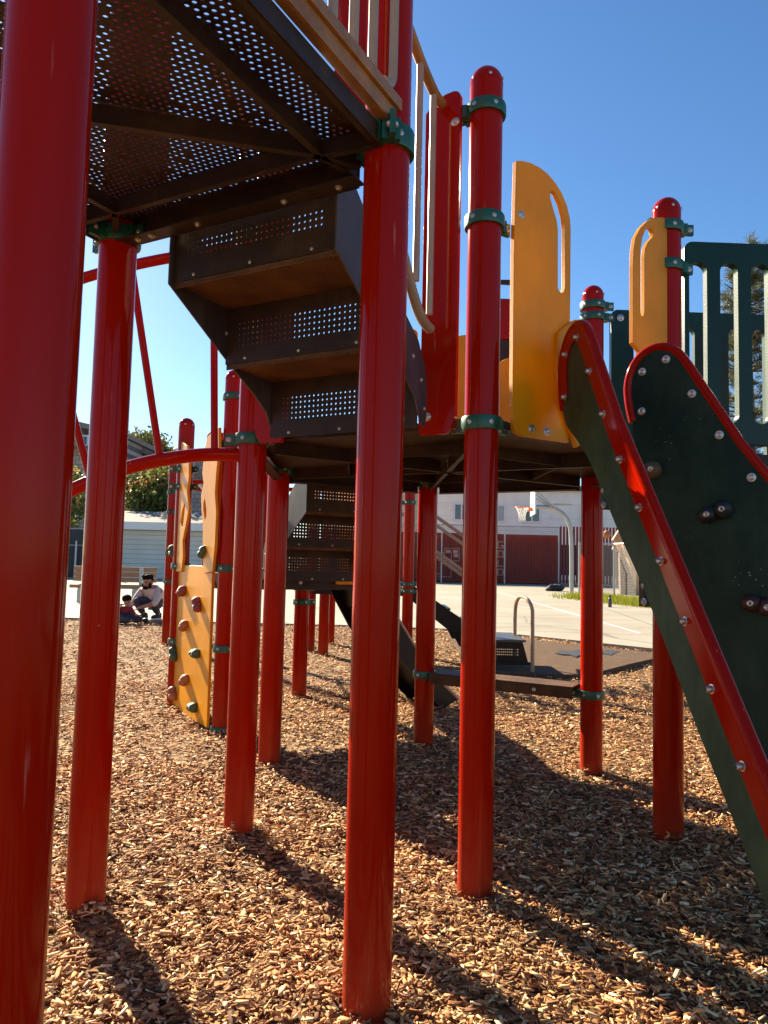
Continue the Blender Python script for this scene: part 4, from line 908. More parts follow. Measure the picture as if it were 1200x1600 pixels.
for yy, dy in ((tY+.02, 0), (tY+.98, 0)):
    for (a, b) in (((676, 803), (764, 865)), ((676, 858), (764, 920))):
        p, q = at_Y(*a, tY), at_Y(*b, tY); p.y = q.y = yy
        if yy > tY+.5: p.z -= .0; q.z -= .0
        MB().tube([p, q], .021, 10).build('handrail', M['tan'], TS)
# low platform with perforated front and a bent rail
plx0, ply = 1.05, 8.0
fr = at_Y(775, 1035, ply); fr2 = at_Y(825, 1036, ply)
zt, zl = at_Y(800, 1001, ply).z, at_Y(800, 1034, ply).z
xr = fr2.x; x0 = 1.0
mb = MB(); mb.aabb(x0, xr-.03, ply-.03, ply+.85, zt-.012, zt+.012); plat = mb.build('platform', M['slate'], TS, smooth=0)
mb = MB(); nn = 26; W_ = nn*.0215; xs = xr-.10-W_; zc = (zt+zl)/2-.01
mb.perf(V(xs, ply, zc-.042), V(1, 0, 0), Z, nn, 3, .0215, .028, .0072, .006)
mb.box((xs+W_/2, ply, (zt-.012+zc+.042)/2), (V(1, 0, 0), V(0, 1, 0), Z), (W_, .006, zt-.012-zc-.042)); mb.box((xs+W_/2, ply, (zl+zc-.042)/2), (V(1, 0, 0), V(0, 1, 0), Z), (W_, .006, zc-.042-zl))
mb.prism([[(x0, zl), (xs, zl), (xs, zt-.012), (x0, zt-.012)]], (0, ply, 0), (1, 0, 0), Z, .006)
mb.prism([[(xs+W_, zl), (xr, zl), (xr-.06, zt-.012), (xs+W_, zt-.012)]], (0, ply, 0), (1, 0, 0), Z, .006)
mb.aabb(x0, xr+.02, ply-.035, ply+.003, zl-.03, zl+.001)
mb.build('riser', M['black'], plat, smooth=0)
mb = MB(); pr = [at_Y(x, y, ply-.03) for x, y in ((832, 1045), (832, 970), (831, 950), (826, 937), (823, 934), (820, 938))]
bk = [V(fr2.x-.03, ply+.55, at_Y(822, 940, ply+.3).z), V(fr2.x-.03, ply+.60, .6), V(fr2.x-.03, ply+.60, .05)]
pr2 = [tuple(pr[0]-V(0, 0, .05)), tuple(pr[1]), tuple(pr[2]), (pr[3].x, ply+.05, pr[3].z), (pr[4].x-.01, ply+.25, pr[4].z), (pr[5].x, ply+.42, pr[5].z-.02), (pr[5].x, ply+.52, pr[5].z-.12), (pr[5].x, ply+.54, .5), (pr[5].x, ply+.54, .1)]
mb.tube(smooth_path(pr2, 5), .021, 10); mb.build('handrail', M['tan'], TS)

# ------------------------------------------------------------------ overhead ladder behind
OL = thing('overhead_ladder', 'distant red overhead ladder on thin posts behind the yellow climbing panel', 'play structure', (-1.8, 10, .05))
def gp(x, Y): p = at_Y(x, 870, Y); return v2(p.x, Y)
q1, q2, q3, q4 = gp(266, 9.7), gp(509, 9.2), gp(519, 10.2), gp(275, 10.7)
make_post(q1, 2.5, [(2.02, -100), (1.76, -100), (1.22, 0), (.85, 0)], OL); make_post(q2, 2.4, [], OL); make_post(q3, 2.4, [], OL); make_post(q4, 2.4, [], OL)
mb = MB(); mb.tube([q1+V(0, 0, 2.16), q2+V(0, 0, 2.16)], .03, 10); mb.tube([q4+V(0, 0, 2.16), q3+V(0, 0, 2.16)], .03, 10); lad = mb.build('side_rail', M['red'], OL)
for k in range(9):
    f = (k+.5)/9; MB().tube([q1.lerp(q2, f)+V(0, 0, 2.14), q4.lerp(q3, f)+V(0, 0, 2.14)], .017, 8).build('rung', M['red'], OL)

# ------------------------------------------------------------------ bench
BN = thing('bench', 'park bench with tan slats on grey legs behind the crouching man', 'bench', (-6, 17, court_z(17)))
bY = 17.0; xl, xr_ = at_Y(115, 900, bY).x, at_Y(245, 900, bY).x; bz = court_z(bY)
mb = MB()
for k, (y0, y1) in enumerate(((885.5, 892.5), (893.5, 901), (902, 909))):
    z1, z0 = at_Y(180, y0, bY).z, at_Y(180, y1, bY).z; mb.aabb(xl, xr_, bY-.02+.0, bY+.02, z0, z1)
mb.build('backrest', M['benchwood'], BN, smooth=0, bevel=.006)
zs = at_Y(180, 911, bY).z; mb = MB()
for k in range(3): mb.aabb(xl+.12, xr_-.22, bY-.50+k*.15, bY-.37+k*.15, zs-.11, zs-.03)
mb.build('seat', M['benchwood'], BN, smooth=0, bevel=.006)
for x in (at_Y(222, 900, bY).x, xl+.35):
    mb = MB(); mb.aabb(x-.055, x+.055, bY-.045, bY-.021, bz, at_Y(180, 886, bY).z); mb.aabb(x-.05, x+.05, bY-.48, bY-.05, zs-.15, zs-.112); mb.aabb(x-.05, x+.05, bY-.5, bY-.4, bz, zs-.15)
    mb.build('leg', M['galv'], BN, smooth=0)

# ------------------------------------------------------------------ people
def skin_obj(name, chains, m_, parent, sub=2):
    """chains: lists of (x, y, z, r); points within 1 mm are shared so limbs join"""
    vs = []; rs = []; es = []; idx = {}
    for ch in chains:
        pr_ = None
        for x, y, z_, r_ in ch:
            k = (round(x, 3), round(y, 3), round(z_, 3))
            if k not in idx: idx[k] = len(vs); vs.append((x, y, z_)); rs.append(r_)
            i = idx[k]
            if pr_ is not None and pr_ != i: es.append((pr_, i))
            pr_ = i
    me = bpy.data.meshes.new(name); me.from_pydata(vs, es, []); me.materials.append(m_)
    o = bpy.data.objects.new(name, me); COL.objects.link(o)
    if parent is not None: attach(o, parent)
    o.modifiers.new('skin', 'SKIN').use_smooth_shade = True
    if not me.skin_vertices: me.attributes
    sv = me.skin_vertices[0].data
    for i, r_ in enumerate(rs): sv[i].radius = (r_, r_); sv[i].use_root = (i == 0)
    s_ = o.modifiers.new('sub', 'SUBSURF'); s_.levels = sub; s_.render_levels = sub
    return o
mo = at_Y(232, 966, 12.75); MZ = court_z(12.75)+.005
def mp3(x, y, z_, r_): return (mo.x+x, 12.75+y, MZ+z_, r_)
MAN = thing('person', 'crouching man in a beige hoodie and dark trousers reaching towards a child', 'person', (mo.x, 12.75, MZ))
pel = (.14, .12, .25); ch = (.06, -.02, .42); nk = (.03, -.08, .545)
shL, shR = (-.12, -.04, .475), (.19, -.06, .475)
elL, haL = (-.20, -.16, .31), (-.275, -.27, .155); elR, haR = (.17, -.26, .275), (-.03, -.36, .215)
knL, ftL = (-.16, -.22, .33), (-.02, -.16, .07); knR, ftR = (.13, -.24, .30), (.19, -.06, .07)
def c3(*a): return [mp3(*p, r_) for p, r_ in a]
def fingers(w_, d, s_):
    w_, d = Vector(w_), Vector(d).normalized(); sd = d.cross(V(0, 0, 1)).normalized(); out = []
    pm = w_+d*.055
    for k, (off, ln) in enumerate(((-.024, .055), (-.008, .066), (.008, .062), (.023, .048))):
        b = pm+sd*off*.6; t1 = b+sd*off*.5+d*ln*.55+V(0, 0, -.006); t2 = t1+d*ln*.45+V(0, 0, -.018)
        out.append(c3((tuple(pm), .020), (tuple(t1), .0085), (tuple(t2), .007)))
    th = w_+d*.03+sd*s_*.035+V(0, 0, .006); out.append(c3((tuple(w_+d*.02), .019), (tuple(th), .0095), (tuple(th+d*.03+sd*s_*.006), .0075)))
    return [c3((tuple(w_), .021), (tuple(w_+d*.02), .019), (tuple(pm), .020))]+out
hd = Vector((0, -.135, .625))
hdn = Vector((-.30, -.90, -.30)).normalized()      # where the face points
body = [c3((pel, .12), (ch, .13), (nk, .05), ((.012, -.115, .585), .058), (tuple(hd), .088), ((-.008, -.13, .68), .086), ((-.0, -.11, .725), .06))]
body += [c3((tuple(hd), .088), (tuple(hd+hdn*.035+V(0, 0, -.045)), .055), (tuple(hd+hdn*.055+V(0, 0, -.075)), .034))]
body += [c3((ch, .13), (shL, .07), (elL, .046), (haL, .030)), c3((ch, .13), (shR, .07), (elR, .046), (haR, .030))]
body += [c3((pel, .12), (knL, .068), (ftL, .042), ((-.10, -.25, .03), .03)), c3((pel, .12), (knR, .068), (ftR, .042), ((.14, -.17, .03), .03))]
body += fingers(haL, (-.45, -.5, -.7), 1)+fingers(haR, (-.85, -.3, -.35), -1)
bo = skin_obj('body', body, M['skin'], MAN)
skin_obj('hoodie', [c3(((.14, .10, .24), .135), ((.115, .05, .32), .15), (ch, .162), ((.035, -.06, .50), .112), ((.03, -.07, .545), .075)),
                    c3((ch, .162), (shL, .090), ((-.165, -.10, .39), .066), (elL, .060), ((-.245, -.225, .22), .044)),
                    c3((ch, .162), (shR, .092), ((.185, -.16, .37), .068), (elR, .060), ((.12, -.29, .26), .050))], M['hoodie'], MAN)
skin_obj('trousers', [c3(((.15, .13, .25), .13), ((.0, -.07, .30), .088), (knL, .080), ((-.08, -.19, .18), .062), ((-.03, -.165, .09), .052)),
                      c3(((.15, .13, .25), .13), ((.15, -.08, .28), .09), (knR, .082), ((.165, -.14, .17), .064), ((.19, -.07, .09), .052))], M['trousers'], MAN)
for f_, d_ in ((ftL, V(-.7, -.7, 0)), (ftR, V(-.35, -.9, 0))):
    mb = MB(); c_ = Vector(f_)+d_.normalized()*.06; sd = V(-d_.y, d_.x, 0).normalized(); d_ = d_.normalized()
    P_ = lambda v: Vector((mo.x+v.x, 12.75+v.y, MZ+v.z))
    blob(mb, P_(V(c_.x, c_.y, .045)), (d_, sd, Z), (.135, .05, .042), 8); blob(mb, P_(V(f_[0], f_[1], .075)), (d_, sd, Z), (.06, .045, .05), 8)
    sh_ = mb.build('shoe', M['shoe'], MAN, smooth=180)
    mb = MB(); mb.prism([[(.14*math.cos(R(t)), .053*math.sin(R(t))) for t in range(0, 360, 20)]], P_(V(c_.x, c_.y, .012)), d_, sd, .022); mb.build('sole', M['sole'], sh_, smooth=0)
P_ = lambda v: Vector((mo.x+v[0], 12.75+v[1], MZ+v[2]))
sdh = hdn.cross(Z).normalized(); uph = sdh.cross(hdn).normalized()
mb = MB(); hcn = hd+V(-.004, .022, .075)
blob(mb, P_(hcn+V(.0, .004, .006)), (sdh, hdn, uph), (.088, .098, .060), 10, .22, 2)
for k in range(9):
    t = (k-4)/4; blob(mb, P_(hcn+sdh*.060*t+hdn*(.058-.02*t*t)+uph*(.040+.012*math.sin(k*2.3))), (sdh, (hdn+uph*.5).normalized(), (uph-hdn*.5).normalized()), (.020, .046, .026), 6, .4, k)
blob(mb, P_(hd-hdn*.050+V(0, 0, .02)), (sdh, hdn, uph), (.082, .052, .072), 8, .12, 4); mb.build('hair', M['hair'], bo, smooth=180)
mb = MB(); jaw = hd+hdn*.052+V(0, 0, -.072)
blob(mb, P_(jaw), (sdh, hdn, uph), (.055, .042, .030), 8, .1, 3)
for k in (-1, 1): blob(mb, P_(hd+sdh*.068*k+hdn*.02+V(0, 0, -.045)), (sdh, hdn, uph), (.018, .035, .05), 6)
blob(mb, P_(hd+hdn*.093+uph*-.040), (sdh, hdn, uph), (.03, .012, .007), 6); mb.build('beard', M['hair'], bo, smooth=180)
mb = MB()
blob(mb, P_(hd+hdn*.098+uph*-.008), (sdh, hdn, uph), (.013, .020, .024), 6)
for k in (-1, 1): blob(mb, P_(hd+sdh*.092*k+uph*.0-hdn*.01), (sdh, hdn, uph), (.012, .022, .032), 6)
mb.cur = 1
for k in (-1, 1): blob(mb, P_(hd+sdh*.034*k+hdn*.080+uph*.018), (sdh, hdn, uph), (.013, .008, .006), 6); blob(mb, P_(hd+sdh*.034*k+hdn*.082+uph*.034), (sdh, hdn, uph), (.020, .008, .005), 6)
mb.cur = 2; blob(mb, P_(hd+hdn*.094+uph*-.052), (sdh, hdn, uph), (.022, .010, .006), 6)
mb.build('face', [M['skin'], M['eye'], M['lips']], bo, smooth=180)
# hood lying on the back of the neck
mb = MB(); blob(mb, P_(V(.06, .0, .545)), (V(1, 0, 0), V(0, 1, 0), Z), (.10, .075, .05), 8, .2, 1); mb.build('hood', M['hoodie'], MAN, smooth=180)

ko = at_Y(197, 974, 12.2); KZ = gz(ko.x, 12.2)+.01
CH = thing('person', 'small child in a red and black top sitting on the wood chips', 'person', (ko.x, 12.2, KZ))
def k3(*a): return [(ko.x+p[0], 12.2+p[1], KZ+p[2], r_) for p, r_ in a]
kp, kc, kn = (-.03, .05, .08), (-.02, .02, .20), (-.01, .01, .275)
kb = [k3((kp, .085), (kc, .085), (kn, .035), ((0, 0, .315), .055), ((.0, .0, .365), .068), ((-.005, .01, .405), .05))]
kb += [k3((kc, .085), ((.075, -.04, .225), .036), ((.14, -.10, .16), .027), ((.20, -.10, .13), .019), ((.235, -.10, .125), .016)), k3((kc, .085), ((-.10, -.03, .225), .036), ((-.12, -.11, .15), .027), ((-.05, -.17, .12), .019))]
kb += [k3((kp, .085), ((.12, -.10, .085), .052), ((.26, -.06, .055), .036), ((.33, -.10, .045), .024)), k3((kp, .085), ((-.08, -.14, .085), .052), ((.10, -.20, .05), .036), ((.20, -.20, .045), .024))]
for k in (-1, 0, 1, 2): kb.append(k3(((.235, -.10, .125), .016), ((.26, -.10+k*.008, .118), .006), ((.278, -.10+k*.010, .108), .005)))
kb.append(k3(((.235, -.10, .125), .016), ((.245, -.125, .13), .006), ((.26, -.13, .125), .005)))
kbo = skin_obj('body', kb, M['skin'], CH)
skin_obj('top', [k3((kp, .098), (kc, .100), ((-.01, .01, .255), .06)), k3((kc, .100), ((.075, -.04, .225), .046), ((.14, -.10, .16), .036), ((.185, -.10, .135), .030)), k3((kc, .100), ((-.10, -.03, .225), .046), ((-.12, -.11, .15), .036), ((-.07, -.155, .125), .028))], M['plaid'], CH)
skin_obj('trousers', [k3(((-.03, .05, .075), .095), ((.12, -.10, .085), .064), ((.26, -.06, .06), .046), ((.30, -.08, .05), .038)), k3(((-.03, .05, .075), .095), ((-.08, -.14, .085), .064), ((.10, -.20, .055), .046), ((.16, -.20, .05), .038))], M['trousers'], CH)
mb = MB(); blob(mb, V(ko.x-.012, 12.215, KZ+.385), (V(1, 0, 0), V(0, 1, 0), Z), (.078, .082, .072), 10, .15, 3); mb.build('hair', M['hair'], kbo, smooth=180)
mb = MB(); fd = V(.8, -.6, -.1).normalized(); fs_ = fd.cross(Z).normalized(); kh = V(ko.x, 12.2, KZ+.35)
blob(mb, kh+fd*.070, (fs_, fd, Z), (.009, .012, .012), 6); mb.cur = 1
for k in (-1, 1): blob(mb, kh+fd*.06+fs_*.026*k+Z*.016, (fs_, fd, Z), (.009, .006, .006), 6)
mb.cur = 2; blob(mb, kh+fd*.065-Z*.028, (fs_, fd, Z), (.014, .007, .005), 6)
mb.build('face', [M['skin'], M['eye'], M['lips']], kbo, smooth=180)
for a, b in (((.35, -.12, .05), V(.7, -.4, 0)), ((.23, -.205, .05), V(.8, .1, 0))):
    mb = MB(); d_ = b.normalized(); blob(mb, V(ko.x+a[0], 12.2+a[1], KZ+a[2]), (d_, V(-d_.y, d_.x, 0), Z), (.065, .032, .038), 7); mb.build('shoe', M['shoe'], CH, smooth=180)

# ------------------------------------------------------------------ basketball hoop, ball, bottle, bag
hY = 25.2
HP = thing('basketball_hoop', 'basketball hoop with white backboard on a grey gooseneck pole', 'basketball hoop', (at_Y(893, 932, hY).x, hY, court_z(hY)))
pts = [at_Y(x, y, hY) for x, y in ((893, 936), (893, 870), (892, 835), (889, 818), (882, 806), (872, 798), (860, 793.5), (838, 792))]
mb = MB(); mb.tube(smooth_path([tuple(p) for p in pts], 5), .072, 14)
hp_ = mb.build('pole', M['galv'], HP)
mb = MB()
for a, b in (((836, 768), (865, 793)), ((838, 776), (862, 794)), ((862, 788.5), (893, 788.5))):
    for dy in (-.25, .25):
        mb.tube([at_Y(*a, hY)+V(0, dy, 0), at_Y(*b, hY)+V(0, dy*.3, 0)], .018, 6)
mb.build('brace', M['galv'], HP)
bb0 = at_Y(833, 798, hY); mb = MB(); bd = V(math.cos(R(85)), math.sin(R(85)), 0); bn = V(-bd.y, bd.x, 0)
mb.prism([[(-.68, -.15), (.68, -.15), (.68, .55), (.50, .85), (.3, .95), (-.3, .95), (-.50, .85), (-.68, .55)]], bb0, bd, Z, .05); mb.build('backboard', M['trim'], HP, smooth=0)
rc = at_Y(816, 793, hY); mb = MB(); mb.tube([rc+V(.235*math.cos(R(t)), .235*math.sin(R(t)), 0) for t in range(0, 360, 15)], .013, 8, closed=True)
mb.aabb(rc.x+.22, bb0.x-.03, hY-.06, hY+.06, rc.z-.12, rc.z+.012); mb.build('rim', M['rim'], HP)
mb = MB(); nn = 12
for k in range(nn):
    for sg in (-1, 1):
        pts = []
        for i in range(6):
            f = i/5; r_ = .225*(1-f)+.12*f-.05*math.sin(f*3.1); a = R(360*k/nn+sg*f*60); pts.append(rc+V(r_*math.cos(a), r_*math.sin(a), -.46*f))
        mb.tube(pts, .0095, 4)
mb.build('net', M['net'], HP)
bp = at_Y(948, 835, 23.5); mb = MB(); blob(mb, bp, (V(1, 0, 0), V(0, 1, 0), Z), (.13, .13, .13), 14); mb.cur = 1
for ax1, ax2 in ((V(1, 0, 0), Z), (V(0, 1, 0), Z), (V(1, 0, 0), V(0, 1, 0))): mb.tube([bp+(ax1*math.cos(R(t))+ax2*math.sin(R(t)))*.1295 for t in range(0, 360, 15)], .003, 5, closed=True)
tag(mb.build('basketball', [M['ball'], M['eye']], smooth=180), 'orange basketball in the air in front of the dark red slat fence', 'basketball')
bt = at_Y(953, 952, 19.5); bz_ = court_z(19.5); mb = MB(); mb.lathe((bt.x, 19.5, bz_), [(.045, 0), (.048, .02), (.048, .20), (.035, .235), (.025, .25), (.025, .29)], 16); 
bo_ = mb.build('water_bottle', M['bottle']); tag(bo_, 'dark water bottle standing on the concrete court', 'water bottle')
mb = MB(); mb.lathe((bt.x, 19.5, bz_+.29), [(.028, 0), (.028, .03), (.02, .035)], 12); mb.build('cap', M['black'], bo_)
bg_ = at_Y(868, 922, 30); gz_ = court_z(30); mb = MB()
blob(mb, V(bg_.x, 30, gz_+.13), (V(1, 0, 0), V(0, 1, 0), Z), (.36, .2, .15), 10, .35, 4); blob(mb, V(bg_.x-.25, 29.9, gz_+.07), (V(1, 0, 0), V(0, 1, 0), Z), (.18, .15, .08), 8, .4, 2)
b_ = mb.build('duffel_bag', M['bag'], smooth=180); tag(b_, 'black bag lying on the court left of the hoop pole', 'bag')
mb = MB(); mb.tube(smooth_path([(bg_.x-.2, 29.85, gz_+.2), (bg_.x-.1, 29.83, gz_+.33), (bg_.x+.1, 29.83, gz_+.33), (bg_.x+.2, 29.85, gz_+.2)], 5), .015, 6); mb.build('handle', M['bag'], b_)

# ------------------------------------------------------------------ shipping container, fences, houses
cY = 39.0; cz = court_z(cY); xa, xb = at_Y(600, 860, cY).x, at_Y(872, 860, cY).x; ztc = at_Y(780, 835, cY).z
SCN = thing('shipping_container', 'dark red shipping container behind the chain link fence', 'shipping container', ((xa+xb)/2, cY, cz))
mb = MB(); nC = 60; top_ = []
prof = []
for k in range(nC):
    x = xa+(xb-xa)*k/nC; w4 = (xb-xa)/nC; prof += [(x, 0), (x+w4*.35, 0), (x+w4*.5, .045), (x+w4*.85, .045)]
prof += [(xb, 0), (xb, 2.4), (xa, 2.4)]
mb.prism([prof], (0, cY, (cz+.15+ztc)/2), (1, 0, 0), (0, 1, 0), ztc-cz-.15)
mb.build('body', M['container'], SCN, smooth=0)
mb = MB(); mb.aabb(xa-.02, xb+.02, cY-.03, cY+2.43, cz+.06, cz+.16); mb.aabb(xa-.02, xb+.02, cY-.02, cY+.08, ztc-.14, ztc+.02); mb.aabb(xb-.1, xb+.03, cY-.03, cY+.1, cz+.1, ztc); mb.build('frame', M['container'], SCN, smooth=0)
def letters(word, xl_, ytops, h, w_, Y):
    for chh, yt in zip(word, ytops):
        z1 = at_Y(xl_, yt, Y).z; x = at_Y(xl_, yt, Y).x; t = w_*.17; mb = MB(); bar = lambda a, b, c, d: mb.aabb(x+a*w_, x+b*w_, Y-.004, Y+.004, z1-c*h, z1-d*h)
        if chh == 'G': bar(0, .18, .12, .88); bar(0, 1, 0, .12) ; bar(0, 1, .88, 1); bar(.82, 1, .5, .88); bar(.5, .82, .5, .62)
        if chh == 'O': bar(0, .18, .12, .88); bar(.82, 1, .12, .88); bar(0, 1, 0, .12); bar(0, 1, .88, 1)
        if chh == 'L': bar(0, .18, 0, .88); bar(0, 1, .88, 1)
        if chh == 'D': bar(0, .18, .12, .88); bar(.82, 1, .14, .86); bar(0, .86, 0, .12); bar(0, .86, .88, 1)
        for i, f in enumerate(mb.f): pass
        mb.build('lettering', M['letter'], SCN, smooth=0)
letters('GOLD', 777, (846, 860, 874.5, 888.5), .36, .34, cY-.006)
mb = MB()
def lrect(x0, y0, x1, y1, t=.03):
    a, b = at_Y(x0, y0, cY-.006), at_Y(x1, y1, cY-.006)
    for (p, q, r_, s_) in ((a.x, b.x, a.z-t, a.z), (a.x, b.x, b.z, b.z+t), (a.x, a.x+t, b.z+t, a.z-t), (b.x-t, b.x, b.z+t, a.z-t)): mb.aabb(p, q, cY-.010, cY-.002, r_, s_)
lrect(694, 856, 718, 877); lrect(680, 863, 705, 902)
for x, y in ((697, 858), (708, 858), (709, 864)):
    a = at_Y(x, y, cY-.006); mb.aabb(a.x, a.x+.26, cY-.010, cY-.002, a.z-.22, a.z-.04)
for y in (896, 900, 904): a = at_Y(681, y, cY-.006); mb.aabb(a.x, a.x+.3, cY-.010, cY-.002, a.z-.04, a.z)
mb.build('lettering', M['letter'], SCN, smooth=0)

def fence_link(name, label, p, q, h0, h1, posts, m_, zf=court_z):
    T = thing(name, label, 'fence', (p.x, p.y, zf(p.y)), 'chain link fences by the court'); d = (q-p); mb = MB(); a, b = v2(p.x, p.y), v2(q.x, q.y)
    za, zb_ = zf(p.y), zf(q.y)
    mb.add([a+V(0, 0, za+h0), b+V(0, 0, zb_+h0), b+V(0, 0, zb_+h1), a+V(0, 0, za+h1)], [(0, 1, 2, 3)]); mb.build('mesh', m_, T, smooth=0)
    mb = MB(); mb.tube([a+V(0, 0, za+h1), b+V(0, 0, zb_+h1)], .028, 8); mb.build('rail', M['galv'], T)
    for f in posts:
        c = a.lerp(b, f); z_ = zf(c.y); MB().tube([c+V(0, 0, z_-.1), c+V(0, 0, z_+h1+.05)], .038, 10).build('post', M['galv'], T)
    return T
fY = 38.4; f0, f1_ = v2(at_Y(560, 870, fY).x, fY), v2(at_Y(873, 870, fY).x, fY)
hF = at_Y(790, 822, fY).z-court_z(fY)
fence_link('chain_link_fence', 'tall chain link fence in front of the dark red container', f0, f1_, .05, hF, [.02, .415, .73, 1], M['link'])
# dark red slat fence right of the container
sY = 40.0; sx0, sx1 = at_Y(874, 860, sY).x, at_Y(1075, 860, sY).x; sz = court_z(sY); sh = at_Y(900, 823, sY).z
SF = thing('slat_fence', 'dark red fence of tall vertical slats right of the container', 'fence', (sx0, sY, sz))
mb = MB(); n_ = int((sx1-sx0)/.18)
for k in range(n_): mb.aabb(sx0+k*.18, sx0+k*.18+.125, sY, sY+.04, sz+.05, sh)
mb.build('slat', M['slat'], SF, smooth=0)
mb = MB(); mb.aabb(sx0, sx1, sY+.04, sY+.09, sz+.5, sz+.6); mb.aabb(sx0, sx1, sY+.04, sY+.09, sz+2.05, sz+2.15); mb.aabb(sx0, sx1, sY+.045, sY+.06, sz+.6, sz+2.05); mb.build('rail', M['slat'], SF, smooth=0)
# chain link corner on the right
c1, c2, c3_ = at_Y(930, 935, 24), at_Y(967, 932, 24.5), at_Y(1090, 950, 18)
c3_ = v2(at_Y(1100, 930, 19).x, 19)
fence_link('chain_link_fence', 'chain link fence corner beside the grass strip on the right', v2(at_Y(905, 930, 25.5).x, 25.5), v2(c2.x, 25.0), .03, at_Y(960, 850, 25).z-court_z(25), [0, 1], M['linkdark'])
fence_link('chain_link_fence', 'chain link fence running towards the camera above the grass on the right', v2(c2.x, 25.0), v2(at_Y(1060, 940, 20.5).x, 20.5), .03, at_Y(960, 850, 25).z-court_z(25), [.9], M['linkdark'])
# A-frame shed
aY = 27.5; az_ = court_z(aY)
AF = thing('shed', 'brown brick A-frame shed with a pale sloping edge board behind the fence', 'shed', (at_Y(1000, 900, aY).x, aY, az_))
pk = at_Y(971, 832, aY); rf = at_Y(1012, 945, aY); lf = at_Y(962, 846, aY)
wdir = V(1, 0, 0)
mb = MB(); mb.prism([[(pk.x, pk.z-.25), (rf.x-.25, az_), (pk.x+.05, az_), (pk.x+.02, pk.z-.55)]], (0, aY+.35, 0), (1, 0, 0), Z, .2); mb.build('wall', M['brick'], AF, smooth=0)
mb = MB(); d_ = (rf-pk).normalized(); mb.beam(pk+V(0, 0, .05)-d_*.0, rf+d_*.3, .35, .26, V(0, 1, 0)); mb.build('edge_board', M['shedwood'], AF, smooth=0)
mb = MB(); mb.beam(pk+V(.1, -.2, .2), lf+V(-.05, -.2, -.05), .35, .18, V(0, 1, 0)); mb.beam(pk+V(.12, .3, -.15), lf+V(.1, .3, -.35), .3, .18, V(0, 1, 0)); mb.build('roof_board', M['shedwood'], AF, smooth=0)

# white building
wY = 50.0; wz = court_z(wY)-.1; wx0, wx1 = at_Y(655, 800, wY).x, at_Y(1300, 800, wY).x
WB = thing('building', 'long white building with small white framed windows behind the container', 'building', ((wx0+wx1)/2, wY, wz))
mb = MB(); mb.aabb(wx0, wx1, wY, wY+9, wz, 6.4); mb.build('wall', M['white'], WB, smooth=0)
mb = MB(); mb.aabb(wx0-.3, wx1+.3, wY-.35, wY+9.3, 6.4, 6.7); mb.build('roof', M['roofing'], WB, smooth=0)
def window(par, x0, y0, x1, y1, Y, fr_=.16, split=True, gm=None):
    a, b = at_Y(x0, y0, Y), at_Y(x1, y1, Y); mb = MB()
    for (p, q, r_, s_) in ((a.x, b.x, a.z-fr_, a.z), (a.x, b.x, b.z, b.z+fr_), (a.x, a.x+fr_, b.z+fr_, a.z-fr_), (b.x-fr_, b.x, b.z+fr_, a.z-fr_)): mb.aabb(p, q, Y-.08, Y+.03, r_, s_)
    if split: mb.aabb((a.x+b.x)/2-.05, (a.x+b.x)/2+.05, Y-.07, Y+.02, b.z+fr_, a.z-fr_)
    w_ = mb.build('window', M['trim'], par, smooth=0)
    mb = MB(); mb.aabb(a.x+fr_, b.x-fr_, Y-.03, Y-.02, b.z+fr_, a.z-fr_); mb.build('pane', gm or M['glass'], w_, smooth=0)
window(WB, 708, 785, 734, 815, wY, .14, True); window(WB, 764, 787, 790, 817, wY, .14, True, M['curtain']); window(WB, 817, 788, 845, 818, wY, .14, True); window(WB, 906, 790, 936, 822, wY, .14, True, M['curtain'])
window(WB, 1010, 793, 1040, 824, wY, .14, True)
# cream house left of it
CB = thing('house', 'cream house wall left of the white building', 'house', (at_Y(620, 850, 53).x, 53, wz))
x0, x1 = at_Y(560, 800, 53).x, at_Y(688, 800, 53).x
mb = MB(); mb.aabb(x0, x1, 53, 60, wz, 6.9); mb.build('wall', siding_mat('cream_siding', (.62, .56, .42), .3), CB, smooth=0); mb = MB(); mb.aabb(x0-.3, x1+.3, 52.6, 60.3, 6.9, 7.2); mb.build('roof', M['roofing'], CB, smooth=0)

# tan board fence beyond the low deck
tY2 = 42.0; tz = court_z(tY2); x0, x1 = at_Y(345, 900, tY2).x, at_Y(640, 900, tY2).x; zt_ = at_Y(500, 868, tY2).z
TF = thing('board_fence', 'tan board fence beyond the court behind the low deck', 'fence', (x0, tY2, tz)); mb = MB(); k = 0; x = x0
while x < x1: mb.aabb(x, x+.20, tY2, tY2+.03, tz, zt_+random.uniform(-.02, .02)); x += .215
mb.build('board', M['shedwood'], TF, smooth=0); mb = MB(); mb.aabb(x0, x1, tY2+.03, tY2+.08, tz+.3, tz+.4); mb.aabb(x0, x1, tY2+.03, tY2+.08, zt_-.4, zt_-.3); mb.build('rail', M['shedwood'], TF, smooth=0)

